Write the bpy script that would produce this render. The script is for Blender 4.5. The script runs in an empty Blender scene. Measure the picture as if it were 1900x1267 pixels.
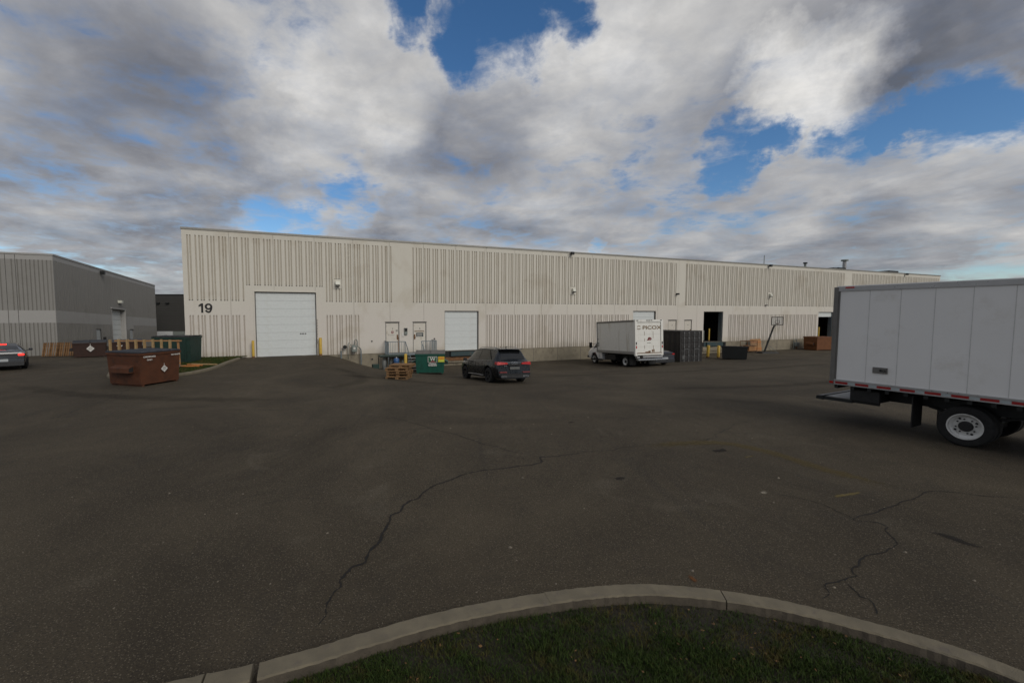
import bpy, bmesh, math, random
from mathutils import Vector, Matrix
R = math.radians
random.seed(7)
S = bpy.context.scene
COL = S.collection
# ------------------------------------------------------------------ camera
PITCH = math.atan((633.5 - 582) / 800)
cam_d = bpy.data.cameras.new("camera"); cam = bpy.data.objects.new("camera", cam_d); COL.objects.link(cam)
cam.location = (0, 0, 3.0); cam.rotation_euler = (R(90) - PITCH, 0, 0)
cam_d.sensor_width = 36; cam_d.lens = 36 * 800 / 1900; cam_d.shift_x = 80 / 1900
cam_d.clip_start = .05; cam_d.clip_end = 4000
S.camera = cam
S.view_settings.view_transform = 'Standard'; S.view_settings.look = 'None'
S.view_settings.exposure = 0.0; S.view_settings.gamma = 1
S.view_settings.use_curve_mapping = False
SUN_EL, SUN_AZ = 34, 142          # azimuth clockwise from +Y
# ------------------------------------------------------------------ node helper
class NT:
    def __init__(s, tree): s.t = tree; s.n = tree.nodes; s.l = tree.links
    def node(s, k, **kw):
        n = s.n.new(k)
        for a, b in kw.items(): setattr(n, a, b)
        return n
    def set(s, sock, v):
        if isinstance(v, bpy.types.NodeSocket): s.l.new(v, sock)
        elif v is not None: sock.default_value = v
    def math(s, op, a, b=None, c=None, clamp=False):
        n = s.node('ShaderNodeMath', operation=op, use_clamp=clamp)
        s.set(n.inputs[0], a); s.set(n.inputs[1], b)
        if c is not None: s.set(n.inputs[2], c)
        return n.outputs[0]
    def vmath(s, op, a, b=None, out=0):
        n = s.node('ShaderNodeVectorMath', operation=op)
        s.set(n.inputs[0], a)
        if b is not None: s.set(n.inputs[3 if op == 'SCALE' else 1], b)
        return n.outputs[out]
    def mr(s, v, a, b, c=0., d=1., kind='SMOOTHSTEP'):
        n = s.node('ShaderNodeMapRange', interpolation_type=kind)
        for i, x in enumerate((v, a, b, c, d)): s.set(n.inputs[i], x)
        return n.outputs[0]
    def noise(s, vec, scale, detail=4, rough=.5, dist=0., dim='3D'):
        n = s.node('ShaderNodeTexNoise', noise_dimensions=dim)
        s.set(n.inputs['Vector'], vec); s.set(n.inputs['Scale'], scale); s.set(n.inputs['Detail'], detail)
        s.set(n.inputs['Roughness'], rough); s.set(n.inputs['Distortion'], dist)
        return n.outputs[0]
    def mix(s, f, a, b):
        n = s.node('ShaderNodeMix', data_type='RGBA')
        s.set(n.inputs[0], f)
        for i, x in ((6, a), (7, b)):
            if isinstance(x, tuple) and len(x) == 3: x = (*x, 1)
            s.set(n.inputs[i], x)
        return n.outputs[2]
# ------------------------------------------------------------------ world: sky with broken cloud
W = bpy.data.worlds.new("World"); S.world = W; W.use_nodes = True
w = NT(W.node_tree); w.n.clear()
d = w.node('ShaderNodeTexCoord').outputs['Generated']
sep = w.node('ShaderNodeSeparateXYZ'); w.l.new(d, sep.inputs[0])
zz = w.math('ADD', w.math('MAXIMUM', sep.outputs[2], 0.0), .16)
cmb = w.node('ShaderNodeCombineXYZ')
w.l.new(w.math('DIVIDE', sep.outputs[0], zz), cmb.inputs[0]); w.l.new(w.math('DIVIDE', sep.outputs[1], zz), cmb.inputs[1])
q = w.vmath('ADD', cmb.outputs[0], (3.7, 1.3, 0.))
big = w.noise(q, .55, 3, .5, .3)
med = w.noise(q, 1.7, 7, .56, .35)
fin = w.noise(q, 6, 7, .62, .3)
def blobs(lst, wt):
    tot = None
    dn = w.vmath('NORMALIZE', w.vmath('ADD', d, w.vmath('SCALE', w.vmath('SUBTRACT', warp, (.5, .5, .5)), .22)))
    for x, y, z, c in lst:
        v = w.math('MAXIMUM', w.math('SUBTRACT', w.vmath('DOT_PRODUCT', dn, (x, y, z), out=1), 1.0 - (1.0 - c) * 1.9), 0)
        v = w.math('DIVIDE', v, (1 - c) * 1.9)
        tot = v if tot is None else w.math('MAXIMUM', tot, v)
    return w.math('MULTIPLY', tot, wt)
wn = w.node('ShaderNodeTexNoise'); w.l.new(d, wn.inputs['Vector']); wn.inputs['Scale'].default_value = 7; wn.inputs['Detail'].default_value = 6
wn.inputs['Roughness'].default_value = .6
warp = wn.outputs[1]
BLUE = [(0.50,0.815,0.292,0.9982),(0.63,0.72,0.287,0.9984),(0.72,0.63,0.290,0.998),(0.085,0.835,0.545,0.9965),(-0.01,0.862,0.508,0.9981),(0.032,0.878,0.477,0.9986),(0.01,0.831,0.556,0.9969),(0.166,0.819,0.549,0.9984),(-0.108,0.826,0.553,0.9988),(0.477,0.831,0.285,0.9991),(0.539,0.791,0.29,0.9994),(0.6,0.747,0.285,0.9995),(0.651,0.704,0.284,0.9996),(0.685,0.666,0.295,0.9994),(0.715,0.635,0.293,0.9995),(0.741,0.607,0.287,0.9994),(0.783,0.619,0.057,0.9998),(0.281,0.949,0.14,0.9996)]
DARK = [(0.649,0.652,0.392,0.9957),(0.697,0.596,0.399,0.9975),(0.6,0.70,0.36,0.997),(-0.541,0.78,0.314,0.985),(0.33,0.86,0.36,0.996),(-0.1,0.93,0.33,0.994),(0.66,0.736,0.12,0.9957)]
LIT = [(0.25,0.84,0.47,0.985),(0.40,0.79,0.44,0.99),(-0.25,0.86,0.44,0.985),(0.06,0.96,0.25,0.996),(-0.62,0.76,0.17,0.996),(0.56,0.74,0.38,0.9985),(0.17,0.92,0.33,0.994)]
FAINT = [(0.40,0.875,0.262,0.998),(-0.262,0.93,0.258,0.998),(-0.388,0.901,0.196,0.998),(0.35,0.895,0.270,0.9975),(0.413,0.867,0.270,0.9975),(0.30,0.92,0.24,0.9975),(0.783,0.619,0.057,0.9985),(0.15,0.96,0.17,0.998)]
blue = w.math('MAXIMUM', blobs(BLUE, 1.0), blobs(FAINT, .62)); dark = blobs(DARK, 1.0); lit = blobs(LIT, 1.0)
def cen(v, k): return w.math('MULTIPLY', w.math('SUBTRACT', v, .5), k)
dens = w.math('ADD', cen(big, .5), w.math('ADD', cen(med, 1.25), cen(fin, .95)))
cov = w.math('SUBTRACT', w.math('ADD', dens, .25), w.math('MULTIPLY', blue, .60))
alpha = w.mr(cov, -.27, .24)
alpha = w.math('MULTIPLY', alpha, w.mr(w.noise(q, 3.1, 7, .7, .5), .30, .62, .84, 1.0))
q2 = w.vmath('ADD', q, (.16, -.22, 0.))
med2 = w.noise(q2, 1.7, 7, .56, .35)
low = w.noise(q, 1.0, 3, .5)
sh = w.math('ADD', .50, w.math('MULTIPLY', w.math('SUBTRACT', med, med2), .85))
sh = w.math('ADD', sh, cen(low, -.75))
sh = w.math('ADD', sh, cen(fin, .30))
sh = w.math('ADD', sh, w.math('MULTIPLY', lit, .30)); sh = w.math('SUBTRACT', sh, w.math('MULTIPLY', dark, .30))
sh = w.math('ADD', sh, w.mr(cov, .30, .0, 0, .12))
cr = w.node('ShaderNodeValToRGB'); w.l.new(sh, cr.inputs[0])
e = cr.color_ramp.elements
e[0].position = .08; e[0].color = (.120, .128, .152, 1)
e[1].position = 1.; e[1].color = (.80, .785, .76, 1)
for p, c in ((.30, (.215, .222, .25)), (.52, (.35, .355, .375)), (.76, (.54, .535, .53))):
    x = e.new(p); x.color = (*c, 1)
sky = w.node('ShaderNodeTexSky', sky_type='NISHITA'); sky.sun_disc = False
sky.sun_elevation = R(SUN_EL); sky.sun_rotation = R(SUN_AZ); sky.altitude = 200; sky.ozone_density = 2.2; sky.air_density = .9; sky.dust_density = .4
hs_ = w.node('ShaderNodeHueSaturation'); w.l.new(sky.outputs[0], hs_.inputs['Color']); hs_.inputs['Saturation'].default_value = 1.22
bg1 = w.node('ShaderNodeBackground'); w.l.new(hs_.outputs[0], bg1.inputs[0]); bg1.inputs[1].default_value = .105
bg2 = w.node('ShaderNodeBackground'); w.l.new(cr.outputs[0], bg2.inputs[0]); bg2.inputs[1].default_value = 1.0
mx = w.node('ShaderNodeMixShader'); w.l.new(alpha, mx.inputs[0]); w.l.new(bg1.outputs[0], mx.inputs[1]); w.l.new(bg2.outputs[0], mx.inputs[2])
wo = w.node('ShaderNodeOutputWorld'); w.l.new(mx.outputs[0], wo.inputs[0])
W.cycles.sampling_method = 'MANUAL'; W.cycles.sample_map_resolution = 512
# ------------------------------------------------------------------ sun (veiled by cloud)
sd_ = bpy.data.lights.new("sun", 'SUN'); sun = bpy.data.objects.new("sun", sd_); COL.objects.link(sun)
sd_.energy = 1.6; sd_.angle = R(34); sd_.color = (1, .95, .87)
_a, _e = R(SUN_AZ), R(SUN_EL)
sv = Vector((math.sin(_a) * math.cos(_e), math.cos(_a) * math.cos(_e), math.sin(_e)))
sun.rotation_euler = sv.to_track_quat('Z', 'Y').to_euler()
# ------------------------------------------------------------------ terrain function
A0 = (-18.055, 27.419); ANG = 0.38355; DX, DY = math.cos(ANG), math.sin(ANG)
def sd(x, y):
    a = x - A0[0]; b = y - A0[1]; return a * DX + b * DY, a * DY - b * DX
def fp(s, D): return A0[0] + s * DX + D * DY, A0[1] + s * DY - D * DX      # facade coords -> world
def sm(t): t = max(0, min(1, t)); return t * t * (3 - 2 * t)
GK = [(0,-1.1),(2,-1.09),(4,-1.04),(6,-.95),(8,-.82),(10.7,-.59),(13.3,-.4),(16,-.25),(20,-.11),(23,-.04),(27,0)]
def lut(D, K):
    if D <= K[0][0]: return K[0][1]
    for (a, b), (c, e_) in zip(K, K[1:]):
        if D <= c: return b + (e_ - b) * (D - a) / (c - a)
    return K[-1][1]
def ground(x, y):
    s, D = sd(x, y)
    g = lut(D, GK); r = .07 * (1 - sm(D / 13)) if D > 0 else .07
    z = r + (g - r) * sm((s - (8.2 - .3 * max(D, 0))) / (4.3 + .9 * max(D, 0)))
    l = -.13 * (1 - sm((D - 1) / 12)) if D > 0 else max(-.13 + .037 * D, -2.4)
    z = l + (z - l) * sm((s + 5) / 4.5)
    if s > .3 and D < -.4 and D > -46 and s < 91.5: z -= .6
    return z
# ------------------------------------------------------------------ materials
M = {}
def mat(name, col=(.5,.5,.5), rough=.6, metal=0., var=.12, vs=6., dirt=None, ds=2., bump=0., bs=40., emit=None, es=1., alpha=None, coat=0., spec=None, streak=False):
    m = bpy.data.materials.new(name); m.use_nodes = True; t = NT(m.node_tree); b = t.n['Principled BSDF']
    tc = t.node('ShaderNodeTexCoord').outputs['Object']
    base = t.mix(t.mr(t.noise(tc, vs, 5, .6), .3, .7, 0, 1, 'LINEAR'), tuple(c * (1 - var) for c in col), tuple(min(1, c * (1 + var)) for c in col))
    if dirt:
        v = tc
        if streak:
            mp = t.node('ShaderNodeMapping'); t.l.new(tc, mp.inputs[0]); mp.inputs['Scale'].default_value = (1, 1, .12); v = mp.outputs[0]
        base = t.mix(t.mr(t.noise(v, ds, 7, .68), .52, .74), base, dirt)
    t.l.new(base, b.inputs['Base Color'])
    rr = t.mr(t.noise(tc, vs * 2, 4, .6), .3, .7, max(rough - .1, .03), min(rough + .1, 1), 'LINEAR'); t.l.new(rr, b.inputs['Roughness'])
    b.inputs['Metallic'].default_value = metal; b.inputs['Coat Weight'].default_value = coat
    if spec is not None: b.inputs['Specular IOR Level'].default_value = spec
    if bump:
        bn = t.node('ShaderNodeBump'); bn.inputs['Strength'].default_value = bump; bn.inputs['Distance'].default_value = .01
        t.l.new(t.noise(tc, bs, 5, .6), bn.inputs['Height']); t.l.new(bn.outputs[0], b.inputs['Normal'])
    if emit: b.inputs['Emission Color'].default_value = (*emit, 1); b.inputs['Emission Strength'].default_value = es
    M[name] = m; return m
def wallmat(name, c1, c2, stain, streakc):
    m = bpy.data.materials.new(name); m.use_nodes = True; t = NT(m.node_tree); b = t.n['Principled BSDF']
    tc = t.node('ShaderNodeTexCoord').outputs['Object']
    sp = t.node('ShaderNodeSeparateXYZ'); t.l.new(tc, sp.inputs[0])
    base = t.mix(t.mr(t.math('ADD', sp.outputs[2], t.math('MULTIPLY', t.noise(tc, .35, 3), 2.)), 3.2, 5.6), c2, c1)
    base = t.mix(t.mr(t.noise(tc, 9, 6, .7), .3, .75, 0, .5, 'LINEAR'), base, tuple(c * .82 for c in c1))
    base = t.mix(t.mr(t.noise(tc, .32, 6, .62, .4), .52, .68, 0, .5), base, stain)
    mp = t.node('ShaderNodeMapping'); t.l.new(tc, mp.inputs[0]); mp.inputs['Scale'].default_value = (3.2, 1, .16)
    base = t.mix(t.mr(t.noise(mp.outputs[0], 1.0, 7, .7), .54, .78, 0, .55), base, streakc)
    low = t.mr(t.math('ADD', sp.outputs[2], t.math('MULTIPLY', t.noise(tc, 1.6, 4), -.7)), -.25, .35, .55, 0)
    base = t.mix(low, base, stain)
    t.l.new(base, b.inputs['Base Color']); b.inputs['Roughness'].default_value = .85; b.inputs['Specular IOR Level'].default_value = .25
    bn = t.node('ShaderNodeBump'); bn.inputs['Strength'].default_value = .35; bn.inputs['Distance'].default_value = .01
    t.l.new(t.noise(tc, 30, 6, .7), bn.inputs['Height']); t.l.new(bn.outputs[0], b.inputs['Normal'])
    M[name] = m
wallmat('wall_concrete', (.64, .610, .535), (.64, .595, .54), (.49, .44, .355), (.54, .50, .425))
wallmat('wall_groove', (.50, .46, .385), (.50, .45, .395), (.36, .31, .24), (.41, .365, .30))  # darker than the face: recess shade painted into the grooves, plus some dirt
wallmat('grey_concrete', (.26, .252, .235), (.265, .257, .24), (.21, .202, .185), (.2, .192, .175))
wallmat('grey_band', (.36, .352, .335), (.36, .352, .337), (.30, .29, .27), (.27, .262, .245))
wallmat('grey_groove', (.20, .192, .175), (.20, .192, .175), (.16, .152, .135), (.15, .142, .125))  # groove shade of the grey building painted in as a darker tone
mat('foundation', (.235, .205, .15), .9, var=.15, vs=2, dirt=(.12, .10, .075), ds=1.6, bump=.5, bs=25)
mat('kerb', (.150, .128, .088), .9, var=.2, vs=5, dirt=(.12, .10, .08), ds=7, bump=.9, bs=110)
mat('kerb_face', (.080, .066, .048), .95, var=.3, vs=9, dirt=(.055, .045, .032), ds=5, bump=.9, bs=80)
mat('coping', (.30, .29, .26), .5, .3, .1)
mat('roofing', (.12, .12, .12), .9)
mat('door_white', (.64, .67, .66), .45, var=.05, dirt=(.60, .61, .58), ds=2.4)
mat('door_rib', (.38, .40, .40), .5, var=.1)
mat('man_door', (.60, .56, .49), .5, var=.06, dirt=(.45, .40, .32), ds=3)
mat('frame_dark', (.10, .095, .085), .7)
mat('teal_steel', (.035, .062, .066), .6, .2, .15, dirt=(.10, .07, .05), ds=4)
mat('black', (.012, .012, .012), .7)
mat('rubber', (.010, .010, .010), .85, bump=.2)
mat('black_metal', (.016, .018, .018), .5, .3)
mat('dark_interior', (.055, .05, .045), .9)
mat('dark_plastic', (.02, .021, .023), .42)
mat('yellow', (.55, .36, .05), .6, var=.12, dirt=(.20, .13, .06), ds=6)
mat('rail_grey', (.20, .24, .26), .5, .4, .1, dirt=(.16, .11, .07), ds=7)
mat('rust', (.17, .085, .038), .9, var=.3, dirt=(.10, .045, .02), ds=5)
mat('rust_red', (.074, .023, .007), .7, var=.22, vs=4, dirt=(.026, .011, .005), ds=3, bump=.15)
mat('rust_brown', (.14, .050, .013), .65, var=.2, vs=3, dirt=(.16, .05, .02), ds=3)
mat('maroon', (.028, .009, .004), .7, var=.2, dirt=(.02, .01, .008), ds=3)
mat('green_bin', (.004, .068, .046), .5, var=.15, dirt=(.004, .03, .02), ds=2.5)
mat('dark_green', (.010, .034, .026), .6, var=.2, dirt=(.012, .02, .014), ds=2)
mat('lid_dark', (.018, .02, .026), .55, var=.2)
mat('grey_lid', (.11, .105, .10), .6)
mat('container_grey', (.022, .020, .019), .6, var=.12, dirt=(.022, .018, .015), ds=2)
mat('lock_rod', (.20, .205, .205), .5, .1)
mat('pallet_wood', (.22, .125, .055), .85, var=.3, vs=9, dirt=(.15, .08, .035), ds=7)
mat('pale_wood', (.33, .225, .105), .85, var=.2, vs=9, dirt=(.28, .17, .08), ds=6)
mat('dark_pallet', (.16, .085, .035), .9, var=.35, vs=9, dirt=(.07, .04, .02), ds=5)
mat('plywood', (.34, .18, .075), .8, var=.2, vs=5, dirt=(.22, .11, .05), ds=4)
mat('orange_wood', (.40, .15, .04), .85, var=.3)
mat('white_panel', (.80, .80, .79), .38, var=.015, vs=1, dirt=(.70, .69, .66), ds=1.1)
mat('white_old', (.74, .73, .68), .45, var=.04, dirt=(.50, .46, .38), ds=2.2, streak=True)
mat('white_cab', (.80, .80, .79), .3, coat=.4, var=.02)
mat('rub_rail', (.42, .42, .42), .35, .5, .06)
mat('alu', (.34, .34, .34), .45, .6, .1)
mat('grey_corner', (.17, .165, .155), .5, .3, .08)
mat('seam', (.58, .58, .57), .6)
mat('reflect_red', (.30, .012, .012), .35)
mat('reflect_white', (.36, .41, .42), .3)
mat('rim_white', (.62, .62, .60), .4, .1, .05, dirt=(.35, .34, .31), ds=8)
mat('rim_dark', (.03, .03, .032), .4, .5)
mat('chrome', (.55, .57, .60), .22, .9, .05)
mat('paint_navy', (.007, .011, .016), .28, .5, .05, coat=.5)
mat('paint_silver', (.022, .024, .028), .3, .5, .05, coat=1.)
mat('paint_black', (.008, .010, .02), .25, .3, .05, coat=1.)
mat('glass_dark', (.008, .009, .010), .06, 0, .05, spec=.6)
mat('tail_red', (.42, .006, .004), .2, coat=.5, var=.1)
mat('brake_lit', (.6, .01, .008), .3, emit=(1, .03, .02), es=2.6)
mat('headlight', (.5, .55, .6), .15, .3)
mat('plate', (.35, .37, .38), .5)
mat('plate_grey', (.10, .105, .10), .5)
mat('ink', (.012, .012, .012), .7)
mat('paper_white', (.62, .60, .56), .7)
mat('sign_dark', (.04, .05, .05), .6)
mat('sign_red', (.20, .03, .03), .6)
mat('sign_yellow', (.62, .50, .03), .6)
mat('sign_orange', (.60, .26, .03), .6)
mat('sign_lime', (.48, .58, .08), .6)
mat('sign_green', (.01, .09, .045), .6)
mat('lamp_glass', (.60, .60, .52), .4)
mat('meter_grey', (.20, .22, .20), .6, .2)
mat('cylinder_grey', (.14, .145, .14), .6)
mat('blue_drum', (.03, .09, .22), .5)
mat('brown_stain', (.20, .14, .085), .9)
mat('rust_stain', (.32, .17, .07), .9)
mat('crack', (.006, .005, .004), 1.)
mat('litter', (.55, .55, .53), .8)
mat('dead_leaf', (.13, .070, .025), .9, var=.4, vs=14)
mat('grit', (.15, .13, .10), .95, var=.6, vs=5)
mat('dark_clad', (.045, .043, .038), .7, var=.1)
mat('white_clad', (.52, .53, .52), .7, var=.05)
def asphalt():
    m = bpy.data.materials.new('asphalt'); m.use_nodes = True; t = NT(m.node_tree); b = t.n['Principled BSDF']
    tc = t.node('ShaderNodeTexCoord').outputs['Object']
    dist = t.vmath('LENGTH', tc, out=1)
    base = t.mix(t.mr(t.noise(tc, .20, 7, .66, .8), .34, .66, 0, 1, 'LINEAR'), (.037, .0295, .0195), (.084, .068, .045))
    base = t.mix(t.mr(t.noise(tc, .9, 7, .7, 1.), .5, .72, 0, .55), base, (.034, .029, .022))
    base = t.mix(t.mr(t.noise(tc, .45, 7, .66, 1.4), .56, .70, 0, .45), base, (.108, .093, .068))
    mp = t.node('ShaderNodeMapping'); t.l.new(tc, mp.inputs[0]); mp.inputs['Rotation'].default_value = (0, 0, R(-70)); mp.inputs['Scale'].default_value = (3, .22, 1)
    base = t.mix(t.mr(t.noise(mp.outputs[0], .7, 7, .7, .8), .54, .72, 0, .5), base, (.033, .029, .023))
    # hairline cracking
    wv = t.vmath('ADD', tc, t.vmath('SCALE', t.node('ShaderNodeTexNoise').outputs[1], .0))
    nn_ = t.node('ShaderNodeTexNoise'); t.l.new(tc, nn_.inputs['Vector']); nn_.inputs['Scale'].default_value = 1.1; nn_.inputs['Detail'].default_value = 8; nn_.inputs['Roughness'].default_value = .65
    wv = t.vmath('ADD', tc, t.vmath('SCALE', nn_.outputs[1], 1.5))
    ve = t.node('ShaderNodeTexVoronoi', feature='DISTANCE_TO_EDGE'); t.l.new(wv, ve.inputs['Vector']); ve.inputs['Scale'].default_value = .30
    hair = t.math('MULTIPLY', t.mr(ve.outputs['Distance'], .0045, .0005), t.mr(t.noise(tc, .16, 4, .6), .50, .62))
    base = t.mix(t.math('MULTIPLY', hair, .7), base, (.016, .013, .010))
    # aggregate
    v = t.node('ShaderNodeTexVoronoi'); t.l.new(tc, v.inputs['Vector']); v.inputs['Scale'].default_value = 62
    sc = t.node('ShaderNodeSeparateColor'); t.l.new(v.outputs['Color'], sc.inputs[0])
    stone = t.math('MULTIPLY', t.mr(sc.outputs[0], .55, .95), t.mr(v.outputs['Distance'], .55, .25))
    base = t.mix(t.math('MULTIPLY', stone, .55), base, (.27, .23, .17))
    base = t.mix(t.mr(t.noise(tc, 46, 3, .6), .50, .62, 0, .62), base, (.018, .015, .013))
    base = t.mix(t.mr(t.noise(tc, 120, 3, .7), .56, .68, 0, .5), base, (.17, .145, .11))
    t.l.new(base, b.inputs['Base Color']); b.inputs['Roughness'].default_value = .93; b.inputs['Specular IOR Level'].default_value = .22
    bn = t.node('ShaderNodeBump'); bn.inputs['Strength'].default_value = .8; bn.inputs['Distance'].default_value = .012
    t.l.new(t.math('ADD', t.noise(tc, 70, 4, .7), stone), bn.inputs['Height']); t.l.new(bn.outputs[0], b.inputs['Normal'])
    M['asphalt'] = m
asphalt()
def grassmat(name, g1, g2, br):
    m = bpy.data.materials.new(name); m.use_nodes = True; t = NT(m.node_tree); b = t.n['Principled BSDF']
    tc = t.node('ShaderNodeTexCoord').outputs['Object']
    base = t.mix(t.mr(t.noise(tc, 25, 4, .7), .35, .65), g1, g2)
    base = t.mix(t.mr(t.noise(tc, 2.6, 6, .7), .47, .66, 0, .85), base, br)
    base = t.mix(t.mr(t.noise(tc, 90, 2, .6), .58, .7, 0, .6), base, br)
    t.l.new(base, b.inputs['Base Color']); b.inputs['Roughness'].default_value = .8; b.inputs['Specular IOR Level'].default_value = .2
    M[name] = m
grassmat('grass', (.017, .034, .006), (.038, .064, .011), (.092, .064, .022))
mat('soil', (.020, .016, .009), 1., var=.4, vs=20, dirt=(.02, .028, .008), ds=9, bump=1., bs=60)
def fademat(name, col, amt, sc):
    m = bpy.data.materials.new(name); m.use_nodes = True; t = NT(m.node_tree); b = t.n['Principled BSDF']
    tc = t.node('ShaderNodeTexCoord').outputs['Object']
    uvn = t.node('ShaderNodeUVMap').outputs[0]
    sp = t.node('ShaderNodeSeparateXYZ'); t.l.new(uvn, sp.inputs[0])
    edge = t.math('MULTIPLY', sp.outputs[0], 1.)
    a = t.math('MULTIPLY', t.mr(t.math('ADD', edge, t.math('MULTIPLY', t.math('SUBTRACT', t.noise(tc, sc, 7, .75), .5), 2.2)), .1, .75), amt)
    b.inputs['Base Color'].default_value = (*col, 1); b.inputs['Roughness'].default_value = .95; b.inputs['Specular IOR Level'].default_value = .2
    t.l.new(a, b.inputs['Alpha']); M[name] = m
fademat('faded_yellow', (.13, .095, .028), .30, 7)
fademat('yellow_mark', (.22, .17, .06), .45, 9)
fademat('tar_patch', (.020, .018, .017), .6, 6)
fademat('pale_patch', (.26, .23, .18), .7, 12)
fademat('rust_spot', (.13, .055, .02), .8, 12)
fademat('tyre_dust', (.026, .022, .016), .20, 1.6)
fademat('crack_edge', (.026, .022, .017), .5, 22)
# ------------------------------------------------------------------ mesh helpers
class MB:
    def __init__(s, T=None): s.v = []; s.f = []; s.m = []; s.T = T
    def add(s, vs, fs, mi=0, T=None):
        o = len(s.v)
        for v in vs:
            v = Vector(v)
            if T is not None: v = T @ v
            if s.T is not None: v = s.T @ v
            s.v.append(v[:])
        for f in fs: s.f.append([i + o for i in f]); s.m.append(mi)
        return s
    def box(s, x0, x1, y0, y1, z0, z1, mi=0, T=None):
        return s.add([(x0,y0,z0),(x1,y0,z0),(x1,y1,z0),(x0,y1,z0),(x0,y0,z1),(x1,y0,z1),(x1,y1,z1),(x0,y1,z1)],
                     [(0,3,2,1),(4,5,6,7),(0,1,5,4),(1,2,6,5),(2,3,7,6),(3,0,4,7)], mi, T)
    def bbox(s, x0, x1, y0, y1, z0, z1, b=.01, mi=0, T=None):
        """box with chamfered long edges: ring section in YZ-independent form"""
        bm = bmesh.new(); bmesh.ops.create_cube(bm, size=1)
        for v in bm.verts: v.co = Vector(((x0+x1)/2 + v.co.x*(x1-x0), (y0+y1)/2 + v.co.y*(y1-y0), (z0+z1)/2 + v.co.z*(z1-z0)))
        bmesh.ops.bevel(bm, geom=bm.edges[:] , offset=b, segments=1, affect='EDGES', profile=.5)
        bm.verts.index_update()
        r = s.add([v.co[:] for v in bm.verts], [[v.index for v in f.verts] for f in bm.faces], mi, T); bm.free(); return r
    def hexa(s, p, mi=0, T=None):      # 8 corners: bottom 4 ccw, top 4 ccw
        return s.add(p, [(0,3,2,1),(4,5,6,7),(0,1,5,4),(1,2,6,5),(2,3,7,6),(3,0,4,7)], mi, T)
    def quad(s, a, b, c, d_, mi=0, T=None): return s.add([a,b,c,d_], [(0,1,2,3)], mi, T)
    def bar(s, a, b, w_, h, mi=0, T=None):
        a, b = Vector(a), Vector(b); dr = (b - a).normalized()
        up = Vector((0,0,1)) if abs(dr.z) < .95 else Vector((1,0,0))
        sx = dr.cross(up).normalized() * (w_/2); sy = sx.cross(dr).normalized() * (h/2)
        return s.add([(a-sx-sy),(a+sx-sy),(a+sx+sy),(a-sx+sy),(b-sx-sy),(b+sx-sy),(b+sx+sy),(b-sx+sy)],
                     [(0,3,2,1),(4,5,6,7),(0,1,5,4),(1,2,6,5),(2,3,7,6),(3,0,4,7)], mi, T)
    def tube(s, pts, r, n=8, mi=0, caps=True, T=None):
        pts = [Vector(p) for p in pts]; o = []; fs = []
        rr = r if isinstance(r, (list, tuple)) else [r] * len(pts)
        for i, p in enumerate(pts):
            dr = (pts[min(i+1, len(pts)-1)] - pts[max(i-1, 0)]).normalized()
            up = Vector((0,0,1)) if abs(dr.z) < .9 else Vector((1,0,0))
            a = dr.cross(up).normalized(); b = dr.cross(a).normalized()
            for k in range(n):
                t = 2*math.pi*k/n; o.append(p + (a*math.cos(t) + b*math.sin(t)) * rr[i])
        for i in range(len(pts)-1):
            for k in range(n): fs.append((i*n+k, i*n+(k+1)%n, (i+1)*n+(k+1)%n, (i+1)*n+k))
        if caps: fs.append(tuple(range(n))[::-1]); fs.append(tuple((len(pts)-1)*n+k for k in range(n)))
        return s.add(o, fs, mi, T)
    def lathe(s, prof, n=28, mi=0, T=None, mis=None):   # prof (r, y) around Y axis
        o = []; L = len(prof)
        for k in range(n):
            t = 2*math.pi*k/n
            for r, y in prof: o.append((r*math.cos(t), y, r*math.sin(t)))
        for i in range(L-1):
            fs = [(k*L+i, k*L+i+1, ((k+1)%n)*L+i+1, ((k+1)%n)*L+i) for k in range(n)]
            if i == 0: s.add(o, fs, mis[i] if mis else mi, T); base = len(s.v) - len(o)
            else:
                for f in fs: s.f.append([q_ + base for q_ in f]); s.m.append(mis[i] if mis else mi)
        return s
    def build(s, name, mats, parent=None, smooth=False, auto=None):
        me = bpy.data.meshes.new(name); me.from_pydata(s.v, [], s.f)
        if isinstance(mats, str): mats = [mats]
        for k in mats: me.materials.append(M[k])
        me.polygons.foreach_set('material_index', s.m)
        if smooth:
            me.polygons.foreach_set('use_smooth', [True]*len(s.f))
            if auto:
                me.update()
                try: me.set_sharp_from_angle(angle=R(auto))
                except Exception: pass
        me.update(); o = bpy.data.objects.new(name, me); COL.objects.link(o)
        if parent: o.parent = parent
        return o
def tag(o, label=None, cat=None, group=None, kind=None):
    if label: o['label'] = label
    if cat: o['category'] = cat
    if group: o['group'] = group
    if kind: o['kind'] = kind
    return o
def thing(name, loc, rz=0, label=None, cat=None, group=None, kind=None, rot=None):
    o = bpy.data.objects.new(name, None); COL.objects.link(o); o.location = loc; o.empty_display_size = .2
    o.rotation_euler = rot if rot else (0, 0, rz); return tag(o, label, cat, group, kind)
def copy_tree(o, parent=None):
    c = o.copy(); COL.objects.link(c); c.parent = parent
    for ch in list(o.children): copy_tree(ch, c)
    return c
def T_(x=0, y=0, z=0, rz=0, rx=0, ry=0):
    return Matrix.Translation((x,y,z)) @ Matrix.Rotation(rz,4,'Z') @ Matrix.Rotation(ry,4,'Y') @ Matrix.Rotation(rx,4,'X')
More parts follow.
